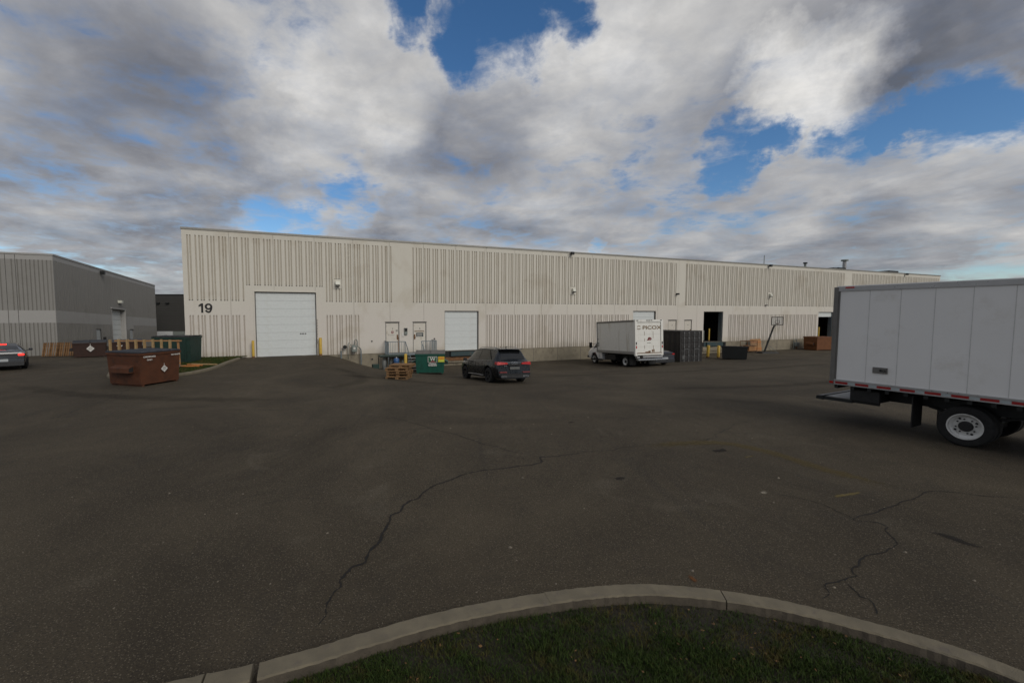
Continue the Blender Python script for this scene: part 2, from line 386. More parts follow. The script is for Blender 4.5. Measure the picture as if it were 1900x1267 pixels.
def text(body, size, m, name, parent, loc, rot, bold=0., sx=1., spacing=1., align='CENTER'):
    c = bpy.data.curves.new(name, 'FONT'); c.body = body; c.size = size; c.extrude = .003; c.offset = bold; c.align_x = align; c.align_y = 'CENTER'
    c.space_character = spacing; c.resolution_u = 3
    o = bpy.data.objects.new(name, c); me = bpy.data.meshes.new_from_object(o); bpy.data.objects.remove(o)
    me.materials.clear(); me.materials.append(M[m])
    o = bpy.data.objects.new(name, me); COL.objects.link(o); o.location = loc; o.rotation_euler = rot; o.scale = (sx, 1, 1); o.parent = parent
    return o
FACE = (R(90), 0, 0)     # text reads from -y side
# ------------------------------------------------------------------ ground sheet
def axis(fine0, fine1, step, far):
    a = []; x = fine0
    while x <= fine1 + 1e-6: a.append(x); x += step
    st = step
    x = fine1
    while x < far: st *= 1.35; x += st; a.append(x)
    st = step; x = fine0; pre = []
    while x > -far: st *= 1.35; x -= st; pre.append(x)
    return pre[::-1] + a
xs = axis(-45, 60, .5, 1500); ys = axis(-3, 62, .5, 1500)
b = MB(); nx = len(xs)
rnd = random.Random(3)
b.v = [(x, y, ground(x, y)) for y in ys for x in xs]
for j in range(len(ys)-1):
    for i in range(nx-1): b.f.append((j*nx+i, j*nx+i+1, (j+1)*nx+i+1, (j+1)*nx+i)); b.m.append(0)
tag(b.build('ground', 'asphalt', smooth=True), kind='structure')
# ------------------------------------------------------------------ kerbs
def resample(pts, step):
    out = [Vector(pts[0])]; 
    # catmull-rom
    P = [Vector(p) for p in pts]; P = [P[0]*2-P[1]] + P + [P[-1]*2-P[-2]]
    for i in range(1, len(P)-2):
        n = max(2, int((P[i+1]-P[i]).length/step))
        for k in range(1, n+1):
            t = k/n; a,b_,c,d_ = P[i-1],P[i],P[i+1],P[i+2]
            out.append(.5*((2*b_)+(-a+c)*t+(2*a-5*b_+4*c-d_)*t*t+(-a+3*b_-3*c+d_)*t**3))
    return out
def kerb(parent, pts, wd, h, inner_drop, side, jit=0.006, name='kerb_section'):
    """pts outer edge (2d); side=+1 inner to the left of travel"""
    b = MB(); n = len(pts); L = 0
    for i, p in enumerate(pts):
        t = (pts[min(i+1,n-1)] - pts[max(i-1,0)]).normalized(); nrm = Vector((-t.y, t.x)) * side
        g = ground(p.x, p.y); j = random.uniform(-jit, jit)
        o = p + nrm*j; 
        prof = [(-.03, -.1), (-.025, h*.55), (0, h-.012), (.014, h), (wd-.014, h+random.uniform(-1,1)*jit*.6), (wd, h-.012), (wd+.012, -.1)]
        for a, z in prof: b.v.append((o.x+nrm.x*a, o.y+nrm.y*a, g+z))
    K = 7
    for i in range(n-1):
        for k in range(K-1):
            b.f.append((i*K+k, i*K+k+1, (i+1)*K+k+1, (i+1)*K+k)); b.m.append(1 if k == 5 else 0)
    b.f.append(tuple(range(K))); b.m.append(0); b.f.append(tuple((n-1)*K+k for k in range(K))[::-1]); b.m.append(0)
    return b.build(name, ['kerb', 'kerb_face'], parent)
kr = thing('kerb', (0,0,0), kind='structure')
KO = [(-3.3,2.9),(-2.44,3.18),(-2.12,3.28),(-1.78,3.38),(-1.39,3.53),(-.84,3.78),(-.11,4.06),(.72,4.28),(1.31,4.39),(1.9,4.43),(2.57,4.34),(3.15,4.17),(3.71,3.89),(4.16,3.61),(4.48,3.3),(4.75,2.8),(4.85,2.1),(4.8,.5),(4.7,-1.5)]
ko = resample(KO, .045)
def cut(a, b_): return [p for p in ko if a <= p.x <= b_ and p.y > -2]
def seg_idx(x):
    return min(range(len(ko)), key=lambda i: abs(ko[i].x - x) + (100 if ko[i].y < 2.5 and ko[i].x > 4.6 else 0))
cuts = [0, seg_idx(-2.14), seg_idx(-1.80), seg_idx(.75), seg_idx(2.62), seg_idx(4.5), len(ko)-1]
gaps = [0, .018, .05, .004, .012, .006]
for i in range(6):
    seg = [Vector(p) for p in ko[cuts[i]:cuts[i+1]+1]]
    if i > 0:
        p_ = seg[0].copy()
        while (seg[1]-p_).length < gaps[i]+.01: seg.pop(0)
        seg[0] = p_ + (seg[1]-p_).normalized()*gaps[i]
    kerb(kr, seg, .19, .13, 0, -1)
# island soil & grass (near)
inn = []
for i, p in enumerate(ko):
    t = (ko[min(i+1,len(ko)-1)] - ko[max(i-1,0)]).normalized(); inn.append(p + Vector((t.y, -t.x))*.19)
b = MB(); rows = 14
for p in inn:
    for k in range(rows):
        f = k/(rows-1); qx = p.x + (1.2 - p.x)*f*.98; qy = p.y + (-2.5 - p.y)*f
        b.v.append((qx, qy, .035 + .035*min(1, f*6) + random.uniform(-.006,.006)))
for i in range(len(inn)-1):
    for k in range(rows-1): b.f.append((i*rows+k, i*rows+k+1, (i+1)*rows+k+1, (i+1)*rows+k)); b.m.append(0)
tag(b.build('soil', 'soil', smooth=True), kind='structure')
import bisect
def ykerb(x):
    best = -9
    for i in range(len(inn)-1):
        a, c = inn[i], inn[i+1]
        if min(a.x,c.x) <= x <= max(a.x,c.x) and abs(c.x-a.x) > 1e-6:
            best = max(best, a.y + (c.y-a.y)*(x-a.x)/(c.x-a.x))
    return best
def blades(name, sampler, n, h0, h1, wd, label):
    b = MB(); vs, fs = b.v, b.f; rn = random.Random(11)
    for _ in range(n):
        r = sampler(rn)
        if not r: continue
        x, y, z, k = r
        h = rn.uniform(h0, h1) * k; a = rn.uniform(0, 6.283); w_ = wd * rn.uniform(.6, 1.3); l = rn.uniform(.2, 1.1) * h; la = rn.uniform(0, 6.283)
        cx_, sx_ = math.cos(a)*w_, math.sin(a)*w_; ox, oy = math.cos(la)*l, math.sin(la)*l
        o = len(vs)
        vs += [(x-cx_,y-sx_,z),(x+cx_,y+sx_,z),(x+ox*.4+cx_*.7,y+oy*.4+sx_*.7,z+h*.6),(x+ox*.4-cx_*.7,y+oy*.4-sx_*.7,z+h*.6),(x+ox,y+oy,z+h*.95)]
        fs.append((o,o+1,o+2,o+3)); fs.append((o+3,o+2,o+4))
    b.m = [0]*len(fs)
    return tag(b.build(name, 'grass'), label, 'grass', kind='stuff')
def s1(rn):
    x = rn.uniform(-3.2, 4.7); y = rn.triangular(1.8, 4.4, 3.3)
    yk = ykerb(x)
    if y > yk - .005 or x > 4.5: return None
    de = yk - y
    cl = .5+.5*math.sin(x*5.1+math.sin(y*7.3)*1.4)*math.sin(y*6.3+math.sin(x*3.7)*1.7)
    if rn.random() > .45+.55*cl: return None
    return x, y, .03 + .035*min(1, de*2.2), (.75 if de < .05 else 1)*(.6+.65*cl)
blades('grass', s1, 135000, .022, .062, .0032, 'short patchy green and brown grass inside the curved kerb in the foreground')
b = MB(); rn = random.Random(21)
for _ in range(170):
    x = rn.uniform(-2.6, 4.4); y = rn.triangular(2.4, 4.4, 3.6); yk = ykerb(x)
    if y > yk-.02: continue
    z = .045 + .035*min(1, (yk-y)*2.2) + rn.uniform(.0,.02); a = rn.uniform(0,6.28); r_ = rn.uniform(.008,.020); t_ = rn.uniform(-.008,.008)
    c_, s_ = math.cos(a)*r_, math.sin(a)*r_
    b.add([(x-c_,y-s_,z),(x+s_*.5,y-c_*.5,z+t_),(x+c_,y+s_,z+.003),(x-s_*.5,y+c_*.5,z-t_)], [(0,1,2),(0,2,3)])
tag(b.build('fallen_leaves', 'dead_leaf'), 'small brown dead leaves scattered in the foreground grass', 'leaves', kind='stuff')
b = MB()
for _ in range(420):
    x = rn.uniform(-8, 9); y = rn.uniform(4.2, 13); 
    if y < ykerb(max(-3.2, min(4.4, x)))+.25: continue
    g = ground(x, y); r_ = rn.uniform(.006,.016)*(1 if rn.random() < .9 else 1.8); P_ = [(x+math.cos(a_)*r_*rn.uniform(.6,1.2), y+math.sin(a_)*r_*rn.uniform(.6,1.2), g+.001) for a_ in (0,1.3,2.6,3.9,5.1)]
    b.add(P_+[(x,y,g+r_*.8)], [(0,1,5),(1,2,5),(2,3,5),(3,4,5),(4,0,5)])
tag(b.build('loose_stones', 'grit'), 'loose grit and small stones scattered over the asphalt', 'grit', kind='stuff')
# second island beside the warehouse corner
kr2 = thing('kerb', (0,0,0), kind='structure')
K2 = [(-19.6,24.0),(-18.6,22.4),(-17.6,20.9),(-16.7,19.85),(-15.6,19.35),(-14.5,19.65),(-13.87,20.4),(-13.57,21.57),(-13.65,23.1),(-14.22,25.43),(-14.72,27.6)]
k2 = resample(K2, .3)
for a_, b_ in ((0, 14), (14, 26), (26, len(k2)-1)):
    kerb(kr2, k2[a_:b_+1], .17, .13, 0, 1, .006)
b = MB(); cen = Vector((-17.0, 24.5))
in2 = [p + (cen-p).normalized()*.17 for p in k2] + [Vector((-14.75, 28.62)), Vector((-18.1, 27.38)), Vector((-20.6, 26.3))]
b.v = [(p.x, p.y, ground(p.x,p.y)+.10) for p in in2] + [(cen.x, cen.y, .16)]
n = len(in2)
for i in range(n): b.f.append((i, (i+1)%n, n)); b.m.append(0)
tag(b.build('soil', 'soil'), kind='structure')
def inside(px, py, poly):
    c = False; j = len(poly)-1
    for i in range(len(poly)):
        a, d_ = poly[i], poly[j]
        if (a.y > py) != (d_.y > py) and px < (d_.x-a.x)*(py-a.y)/(d_.y-a.y)+a.x: c = not c
        j = i
    return c
def s2(rn):
    x = rn.uniform(-20.6, -13.4); y = rn.uniform(19.3, 28.6)
    if not inside(x, y, in2): return None
    return x, y, .11 + ground(x,y)*.8, 1
blades('grass', s2, 42000, .04, .10, .012, 'green grass patch at the left corner of the beige warehouse')
# ------------------------------------------------------------------ pavement marks and cracks
def strip(pts, wfun, lift, name, m, label=None, cat=None, uv=False, step=.12, wob=.0, parent=None, kind=None):
    P = resample(pts, step); b = MB(); rn = random.Random(len(pts)*7+int(pts[0][0]*10))
    n = len(P); cum = 0
    for i, p in enumerate(P):
        t = (P[min(i+1,n-1)] - P[max(i-1,0)]).normalized(); nr = Vector((-t.y, t.x))
        c = p + nr*rn.uniform(-wob, wob); ww = wfun(i/(n-1), rn)
        for k in (-1, 0, 1):
            q_ = c + nr*(k*ww); b.v.append((q_.x, q_.y, ground(q_.x,q_.y)+lift))
    for i in range(n-1):
        for k in (0, 1): b.f.append((i*3+k, i*3+k+1, (i+1)*3+k+1, (i+1)*3+k)); b.m.append(0)
    o = b.build(name, m, parent)
    if uv:
        u = o.data.uv_layers.new(name='UVMap')
        for li, l in enumerate(o.data.loops):
            i, k = divmod(l.vertex_index, 3); f = i/(n-1)
            u.data[li].uv = ((1. if k == 1 else .0) * min(1, min(f, 1-f)*6 + (.0)), 0)
    if label or kind: tag(o, label, cat, kind=kind)
    return o
CR = [
 [(-1.46,3.99),(-1.46,4.22),(-1.48,4.4),(-1.43,4.56),(-1.46,4.7),(-1.42,4.86),(-1.29,5.02),(-1.24,5.32),(-1.18,5.58),(-1.17,5.88),(-1.17,6.12),(-1.07,6.4),(-.97,6.66),(-.84,6.86),(-.65,7.28),(-.39,7.58),(-.1,7.92),(.31,8.14),(.74,8.26),(1.24,8.44),(1.45,8.56),(1.5,8.9),(1.94,8.97),(2.6,9.27)],
 [(1.51,8.9),(1.05,9.19),(.55,9.65),(.13,10.09),(-.27,10.55),(-1.0,11.21),(-1.67,11.95),(-2.5,12.73)],
 [(5.57,6.1),(6.39,6.46),(7.2,6.84),(7.94,7.12),(8.5,6.98),(9.04,6.84)],
 [(5.57,6.1),(5.89,6.02),(5.83,5.8),(5.54,5.44),(5.17,5.26),(4.8,5.08),(4.53,4.92),(4.42,4.76),(4.23,4.66),(3.94,4.56),(3.76,4.38)],
 [(4.23,4.66),(4.19,4.48),(4.18,4.34),(4.08,4.14)],
 [(5.07,7.06),(5.45,6.74),(5.64,6.36),(5.57,6.1)],
 [(6.1,13.9),(5.93,12.65),(6.28,11.79),(6.41,11.49)],
 [(1.58,9.57),(2.71,9.27),(4.08,9.73),(5.46,9.99),(6.52,10.93),(8.47,12.61)],
 [(-12.29,11.13),(-12.01,12.31),(-12.55,14.6),(-13.53,17.02)],
 [(-8.06,12.99),(-7.28,13.37),(-5.93,13.39),(-4.72,13.83)],
 [(-9.5,19.5),(-6.8,18.8),(-5.2,17.3),(-2.0,17.0),(1.0,15.8)],
 [(8,15.5),(11,14.6),(14,15.1),(17,14.2)],
]
CWD = [(.011,.022),(.005,.012),(.006,.012),(.006,.011),(.005,.009),(.003,.006),(.006,.013),(.006,.013),(.010,.02),(.008,.016),(.01,.022),(.01,.02)]
CL = ['long dark crack winding up the asphalt from the kerb','thin crack branching left from the long crack','crack running right across the asphalt near the box truck','crooked crack on the right running down to the kerb','short crack fork just above the kerb on the right','faint hairline crack feeding the right hand junction','faint crack in the middle of the yard','thin curved crack beside the faded yellow line','crack in front of the rust red dumpster','thin crack across the left middle of the yard','faint long crack in front of the pallet stack','faint crack in the yard left of the box truck']
for i, c in enumerate(CR):
    a_, z_ = CWD[i]
    # irregular refinement
    rn = random.Random(i); P = resample(c, .25); F = [P[0]]
    for p in P[1:]: F.append(p + Vector((rn.uniform(-1,1), rn.uniform(-1,1)))*.035*(1 if i < 6 else 2.))
    if i < 6: strip([tuple(p) for p in F], lambda f, r, z_=z_: z_*r.uniform(.6, 2.0), .0025, 'crack_border', 'crack_edge', 'worn dark border of the ' + CL[i], 'crack', uv=True, step=.06, wob=.012)
    strip([tuple(p) for p in F], lambda f, r, a_=a_, z_=z_: r.uniform(a_*.35, z_)*(.35+.65*min(1, f*8, (1-f)*8)), .004, 'crack', 'crack', CL[i], 'crack', step=.05 if i < 6 else .15, wob=.010 if i < 6 else .03)
strip([(4.0,9.45),(4.45,9.73),(5.8,9.91),(6.49,9.27),(6.84,8.24),(7.14,7.64),(7.39,7.12)], lambda f, r: .26, .006, 'faded_line', 'faded_yellow', 'faded olive yellow painted line curving across the asphalt', 'road marking', True)
strip([(5.71,8.82),(6.08,8.97)], lambda f, r: .035, .007, 'paint_mark', 'yellow_mark', 'short pale yellow paint dash near the faded line', 'road marking', True)
strip([(5.97,6.9),(6.62,7.08)], lambda f, r: .05, .006, 'paint_mark', 'yellow_mark', 'short yellow paint streak on the right beside the crack junction', 'road marking', True)
strip([(6.38,5.80),(6.49,5.56),(6.55,5.30)], lambda f, r: .11, .006, 'tar_patch', 'tar_patch', 'dark oval tar patch on the asphalt at far right', 'patch', True)
strip([(2.6,7.68),(2.9,7.68)], lambda f, r: .11, .006, 'tar_patch', 'tar_patch', 'small dark tar spot near the centre of the asphalt', 'patch', True)
strip([(4.84,7.06),(5.04,7.06)], lambda f, r: .08, .006, 'paint_mark', 'pale_patch', 'small pale scuffed patch in the middle right of the asphalt', 'patch', True)
strip([(5.3,9.23),(5.75,9.4)], lambda f, r: .12, .007, 'tar_patch', 'tar_patch', 'small bluish dark patch beside the faded yellow line', 'patch', True)
strip([(2.72,11.87),(3.0,11.87)], lambda f, r: .08, .006, 'tar_patch', 'tar_patch', 'tiny dark spot in the middle of the yard', 'patch', True)
strip([(2.52,4.62),(2.56,4.78)], lambda f, r: .05, .006, 'rust_stain', 'rust_spot', 'small rusty brown stain just beyond the kerb', 'stain', True)
MARKS = [[(-7,22),(-4,21),(-1,19.5),(2,19.2)],[(-8,25),(-6,22.5),(-5,19.8),(-6,17)],[(3,24),(7,24.5),(12,25),(17,27)],[(14,24),(19,26.5),(25,29)],[(-20,18.5),(-15,16),(-10,15),(-6,15)],[(8,18),(13,18.4),(18,20)],[(20,33),(24,34),(29,36)],[(-6,24.5),(-2.5,24.8),(0,25.5)]]
for i, c in enumerate(MARKS):
    strip(c, lambda f, r: .55, .006, 'tyre_mark', 'tyre_dust', ['dark tyre smear in front of the pallet stack','dark tyre smear down the ramp','dark tyre smear left of the parked box van','dark smear between the white van and the box truck','dark smear in front of the rust red dumpster','dark smear across the middle right of the yard','dark smear before the black dumpster','oily smear in front of the green dumpster'][i], 'stain', uv=True, step=.4)
b = MB(); b.add([(0,0,0),(.035,.01,.01),(.03,.04,.022),(.0,.03,.004),(-.012,.05,.015)], [(0,1,2,3),(3,2,4)])
o = b.build('paper_scrap', 'litter'); o.location = (-.98, 2.85, .085); tag(o, 'small white paper scrap lying in the foreground grass', 'litter')
# ------------------------------------------------------------------ precast wall builder
def wall_cells(fn, s0, s1, z0, z1, rects, openings, grooves, depth=.05, gw=.085, gf=.042, mi_g=1, mi_band=None, mi_d=None, seam=.008, back=.08):
    """fn(s, y, z) -> xyz. returns MB: panel between s0..s1 with recessed grooves in rects."""
    b = MB(); a0, a1 = s0+seam, s1-seam
    zb = {z0, z1}; sb = {a0, a1}
    for r in rects:
        if r[1] > a0 and r[0] < a1:
            zb |= {max(z0,min(z1,r[2])), max(z0,min(z1,r[3]))}
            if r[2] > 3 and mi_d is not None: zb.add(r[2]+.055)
    for r in openings:
        if r[1] > a0 and r[0] < a1:
            zb |= {max(z0,min(z1,r[2])), max(z0,min(z1,r[3]))}
            for s in r[:2]:
                if a0 < s < a1: sb.add(s)
    gs = []
    for g in grooves:
        for s_ in list(sb):
            if s_ not in (a0, a1) and any(abs(s_-r[k]) < 1e-6 for r in openings for k in (0,1)) and abs(g-s_) <= gw/2+.006: g = s_ + (.055 if g >= s_ else -.055)
        if a0 + .06 < g < a1 - .06 and not any(abs(g-s) < gw/2+.006 for s in sb if s not in (a0, a1)): gs.append(g); sb |= {g-gw/2, g-gf/2, g+gf/2, g+gw/2}
    for r in rects:
        pass
    sb = sorted(sb); zb = sorted(zb)
    def infl(sm_, zm):
        for r in rects:
            if r[0] <= sm_ <= r[1] and r[2] <= zm <= r[3]: return True
        return False
    def hole(sm_, zm): return any(r[0] < sm_ < r[1] and r[2] < zm < r[3] for r in openings)
    def dep(s, g_ok):
        for g in gs:
            if abs(s-g) <= gf/2+1e-6 and g_ok(g): return depth
        return 0.
    for i in range(len(sb)-1):
        sA, sB = sb[i], sb[i+1]; mid = (sA+sB)/2; g = None
        for gg in gs:
            if abs(mid-gg) < gw/2: g = gg
        prev = None; run = None
        for j in range(len(zb)-1):
            zA, zB = zb[j], zb[j+1]; zm = (zA+zB)/2
            if hole(mid, zm): prev = None; continue
            fl = g is not None and infl(g-gw/2, zm) and infl(g+gw/2, zm)
            dA = depth if fl and abs(sA-g) <= gf/2+1e-6 else 0; dB = depth if fl and abs(sB-g) <= gf/2+1e-6 else 0
            mi = mi_g if fl else 0
            if fl and mi_d is not None and zB-zA < .08 and any(r[0] <= mid <= r[1] and abs(zA-r[2]) < 1e-4 for r in rects): mi = mi_d  # dark dash at the groove foot: painted shade of the recess
            if mi_band is not None and not fl: mi = mi_band(mid, zm)
            b.quad(fn(sA,dA,zA), fn(sB,dB,zA), fn(sB,dB,zB), fn(sA,dA,zB), mi)
            if prev is not None and (abs(prev[0]-dA) > 1e-6 or abs(prev[1]-dB) > 1e-6):
                b.quad(fn(sA,prev[0],zA), fn(sB,prev[1],zA), fn(sB,dB,zA), fn(sA,dA,zA), mi_g)
            prev = (dA, dB)
    for s in (a0, a1):
        for j in range(len(zb)-1):
            if not hole(s+(.01 if s == a0 else -.01), (zb[j]+zb[j+1])/2):
                b.quad(fn(s,0,zb[j]), fn(s,back,zb[j]), fn(s,back,zb[j+1]), fn(s,0,zb[j+1]), 0)
    b.quad(fn(a0,0,z0), fn(a1,0,z0), fn(a1,back,z0), fn(a0,back,z0), 0)
    return b
GO = [k*.65+q_ for k in range(4) for q_ in (.10,.31,.46)]
# ------------------------------------------------------------------ warehouse 19
B = thing('warehouse', (A0[0], A0[1], 0), ANG, 'long beige ribbed concrete warehouse numbered 19 with loading docks', 'warehouse')
OPEN = [(4.03,7.91,-1,4.47),(17.42,20.32,.0,3.22),(36.28,39.09,.0,3.26),(45.54,48.36,.0,3.22),(64.45,67.29,.0,3.2),(12.75,13.8,.0,2.36),(14.85,15.92,.0,2.34),(40.72,41.82,.0,2.36),(42.88,43.9,.0,2.35)]
RC = [(.06,3.56,3.84,7.97),(3.56,8.34,4.88,7.97),(8.34,13.42,3.84,7.97),(14.78,41.65,3.84,7.97),(42.7,69.2,3.84,7.97),(70.7,91.5,3.84,7.97),
      (.06,3.56,.0,2.90),(8.41,10.95,.0,2.90),(20.84,35.86,.0,2.90),(49.1,64.07,.0,2.90),(70.7,90,.0,2.9)]
OPB = [o_ for o_ in OPEN]
fnB = lambda s, y, z: (s, y, z)
Ltot = 91.74; npan = 35; pw = Ltot/npan
for i in range(npan):
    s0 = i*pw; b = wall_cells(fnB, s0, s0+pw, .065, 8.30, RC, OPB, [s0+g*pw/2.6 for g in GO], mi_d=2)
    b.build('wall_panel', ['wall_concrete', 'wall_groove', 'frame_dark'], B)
b = MB(); b.box(-.03, Ltot+.03, -.035, .45, 8.30, 8.345); b.box(-.035, Ltot+.035, -.045, .46, 8.345, 8.43)
for i in range(1, 31): b.box(i*3.0-.03, i*3.0+.03, -.049, .464, 8.30, 8.434)
b.build('roof_coping', 'coping', B)
# backing with holes, foundation, shell
def segs(lo, hi, z0, z1, b, y0, y1, ops):
    ops = sorted([o_ for o_ in ops if o_[1] > lo and o_[0] < hi]); x = lo
    for o_ in ops:
        if o_[0] > x: b.box(x, o_[0]-.0, y0, y1, z0, z1)
        if o_[3] < z1: b.box(o_[0], o_[1], y0, y1, max(z0, o_[3]), z1)
        x = o_[1]
    if x < hi: b.box(x, hi, y0, y1, z0, z1)
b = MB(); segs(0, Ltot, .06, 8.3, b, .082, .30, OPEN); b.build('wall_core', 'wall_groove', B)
b = MB(); segs(0, Ltot, -1.6, .045, b, .03, .35, [])
b.box(0, Ltot, .035, .4, .045, .062)
b.build('foundation', 'foundation', B)
for k in range(1, 34):
    s = 8.4 + k*2.44
    if s < Ltot: MB().box(s-.012, s+.012, .022, .034, -1.3, .04).build('foundation_joint', 'frame_dark', B)
b = MB(); b.box(0, .3, .35, 45, -1.6, 8.3); b.box(Ltot-.3, Ltot, .35, 45, -1.6, 8.3); b.box(0, Ltot, 45, 45.3, -1.6, 8.3)
b.build('outer_wall', 'wall_concrete', B)
MB().box(.3, Ltot-.3, .3, 45, 7.75, 7.9).build('roof', 'roofing', B)
# sectional doors
def sectional(s0, s1, z0, z1, n, yr=.16, name='overhead_door', zcut=None):
    f = MB(); f.box(s0-.002, s0+.05, .084, yr+.12, z0, z1); f.box(s1-.05, s1+.002, .084, yr+.12, z0, z1); f.box(s0+.05, s1-.05, .084, yr+.12, z1-.05, z1+.002)
    fr = f.build('door_frame', 'frame_dark', B)
    h = (z1-.05-z0)/n; a, c = s0+.05, s1-.05; me = None
    for k in range(n):
        if zcut and k*h+z0 < zcut: continue
        if me is None:
            b = MB(); b.box(a, c, yr, yr+.05, 0.006, h-.006)
            m_ = 4
            for r in range(m_):
                z = h*(r+.5)/m_; b.box(a+.02, c-.02, yr-.012, yr-.001, z-h/m_*.30, z+h/m_*.30)
            b.box(a, c, yr+.012, yr+.04, -.006, .006, 1)
            o = b.build('door_section', ['door_white', 'door_rib'], B); me = o.data
        else: o = bpy.data.objects.new('door_section', me); COL.objects.link(o); o.parent = B
        o.location = (0, 0, z0 + k*h)
    return fr
sectional(4.03, 7.91, .08, 4.47, 8)
sectional(17.42, 20.32, .075, 3.22, 6)
sectional(36.28, 39.09, .075, 3.26, 6)
# pale steel surround of the drive-in door
b = MB(); b.box(3.93, 4.03, -.02, .12, .07, 4.57); b.box(7.91, 8.01, -.02, .12, .07, 4.57); b.box(4.03, 7.91, -.02, .12, 4.475, 4.57); b.build('door_surround', 'wall_concrete', B)
for k, xx in enumerate((6.85, 7.0, 7.16)):
    MB().box(xx-.05, xx+.05, .138, .1465, 1.57, 1.64).build('door_mark', 'ink', B)
b = MB(); z = .9
while z < 2.6: b.box(7.93, 7.97, -.05, -.021, z, z+.05); z += .11
b.build('door_chain', 'frame_dark', B)
b = MB(); b.box(.93, 1.045, -.012, -.001, 3.06, 3.66); b.hexa([(.79,-.012,3.44),(.93,-.012,3.50),(.93,-.001,3.50),(.79,-.001,3.44),(.79,-.012,3.54),(.93,-.012,3.655),(.93,-.001,3.655),(.79,-.001,3.54)])
b.build('number_one', 'ink', B)
b = MB(); O = []; I = []
for k in range(25):
    a = 2*math.pi*k/24; O.append((1.345+.215*math.cos(a), 3.455+.205*math.sin(a))); I.append((1.345+.095*math.cos(a), 3.46+.10*math.sin(a)))
for k in range(24): b.quad((O[k][0],-.012,O[k][1]),(O[k+1][0],-.012,O[k+1][1]),(I[k+1][0],-.012,I[k+1][1]),(I[k][0],-.012,I[k][1]))
O = []; I = []
for k in range(15):
    a = R(20) - k/14*R(175); O.append((1.34+.222*math.cos(a), 3.31+.26*math.sin(a) + (.13 if a > 0 else .13*(1-min(1,-a/1.2))*1))); I.append((1.34+.108*math.cos(a), 3.32+.155*math.sin(a)+(.1 if a > 0 else .1*(1-min(1,-a/1.2)))))
for k in range(14): b.quad((O[k][0],-.0115,O[k][1]),(I[k][0],-.0115,I[k][1]),(I[k+1][0],-.0115,I[k+1][1]),(O[k+1][0],-.0115,O[k+1][1]))
b.build('number_nine', 'ink', B)
# man doors
for i, (a, c, lab) in enumerate(((12.75,13.8,'1'),(14.85,15.92,'2'),(40.72,41.82,'3'),(42.88,43.9,'4'))):
    b = MB(); b.box(a, a+.05, .02, .3, .07, 2.36); b.box(c-.05, c, .02, .3, .07, 2.36); b.box(a+.05, c-.05, .02, .3, 2.30, 2.36)
    b.box(a-.03, c+.03, -.03, .01, 2.365, 2.40)
    fr = b.build('door_frame', 'frame_dark' if i > 3 else 'grey_lid', B)
    dr = MB().box(a+.055, c-.055, .05, .10, .075, 2.295).build('man_door', 'man_door', B)
    hx = c-.14 if i in (0, 3) else a+.14
    b = MB(); b.box(hx-.05, hx+.05, .02, .049, 1.05, 1.42); b.box(hx-.05, hx+.09, -.01, .02, 1.17, 1.22); b.build('handle', 'rust', dr)
    for zz_ in (.35, 1.15, 2.0):
        hh = a+.045 if i in (0, 3) else c-.045
        MB().box(hh-.02, hh+.02, .035, .049, zz_, zz_+.11).build('hinge', 'grey_lid', dr)
    text(lab, .17, 'ink', 'door_number', dr, ((a+c)/2+.02, .044, 1.86), FACE, bold=.004)
d1x, d2x = 13.27, 15.39
MB().box(d1x-.07, d1x+.09, .040, .0485, 1.52, 1.70).build('door_sign', 'sign_red', B)
MB().box(d1x-.02, d1x+.04, .034, .0395, 1.58, 1.64).build('door_sign', 'paper_white', B)
b = MB()
for r in range(3): b.box(d1x+.26, d1x+.42, .04, .0485, 1.66+.05*r, 1.685+.05*r)
for r in range(5): b.box(d1x-.30+.1*r, d1x-.25+.1*r, .04, .0485, 1.37, 1.40)
b.build('door_notice', 'grey_lid', B)
b = MB()
for r in range(9): b.box(d2x-.40+.085*r, d2x-.335+.085*r, .04, .0485, 1.62, 1.70)
b.build('door_notice', 'brown_stain', B)
MB().box(d2x-.27, d2x+.29, .040, .0485, 1.24, 1.54).build('door_sign', 'sign_dark', B)
b = MB()
for r, (n_, w_) in enumerate(((8, .05), (7, .05))):
    for k in range(n_): b.box(d2x-.21+.055*k, d2x-.21+.055*k+.036, .034, .0395, 1.43-.11*r-.028, 1.43-.11*r+.03)
b.build('sign_lettering', 'paper_white', B)
# small wall fittings
def wall_light(s, z, k=1.):
    m_ = MB(); m_.box(s-.30*k, s+.30*k, -.03, -.002, z-.38*k, z+.30*k)
    m_.build('fitting_plate', 'wall_concrete', B)
    l = MB().hexa([(s-.13*k,-.30,z-.10*k),(s+.17*k,-.30,z-.10*k),(s+.17*k,-.032,z-.2*k),(s-.13*k,-.032,z-.2*k),(s-.13*k,-.22,z+.12*k),(s+.17*k,-.22,z+.12*k),(s+.17*k,-.032,z+.17*k),(s-.13*k,-.032,z+.17*k)]).build('wall_light', 'lamp_glass', B)
    MB().box(s-.12*k, s+.16*k, -.29, -.1, z-.21*k, z-.165*k).build('lamp_base', 'grey_lid', l)
    MB().box(s-.22*k, s+.22*k, -.034, -.030, z+.30*k, z+.325*k).build('fitting_edge', 'frame_dark', B)
for s, z in ((9.35, 5.15), (29.4, 5.07), (55.5, 5.05), (80.5, 5.05)): wall_light(s, z)
for s in (29.15, 55.2, 82.6):
    f = MB().box(s-.05, s+.05, -.139, -.05, 8.22, 8.30).build('floodlight', 'black_metal', B)
    MB().box(s-.13, s+.13, -.34, -.14, 8.14, 8.38).build('floodlight_head', 'black_metal', f)
MB().box(41.62, 41.78, -.3, -.002, 4.86, 5.02).build('small_floodlight', 'black_metal', B)
MB().box(54.85, 55.05, -.2, -.002, 3.9, 3.98).build('small_floodlight', 'grey_lid', B)
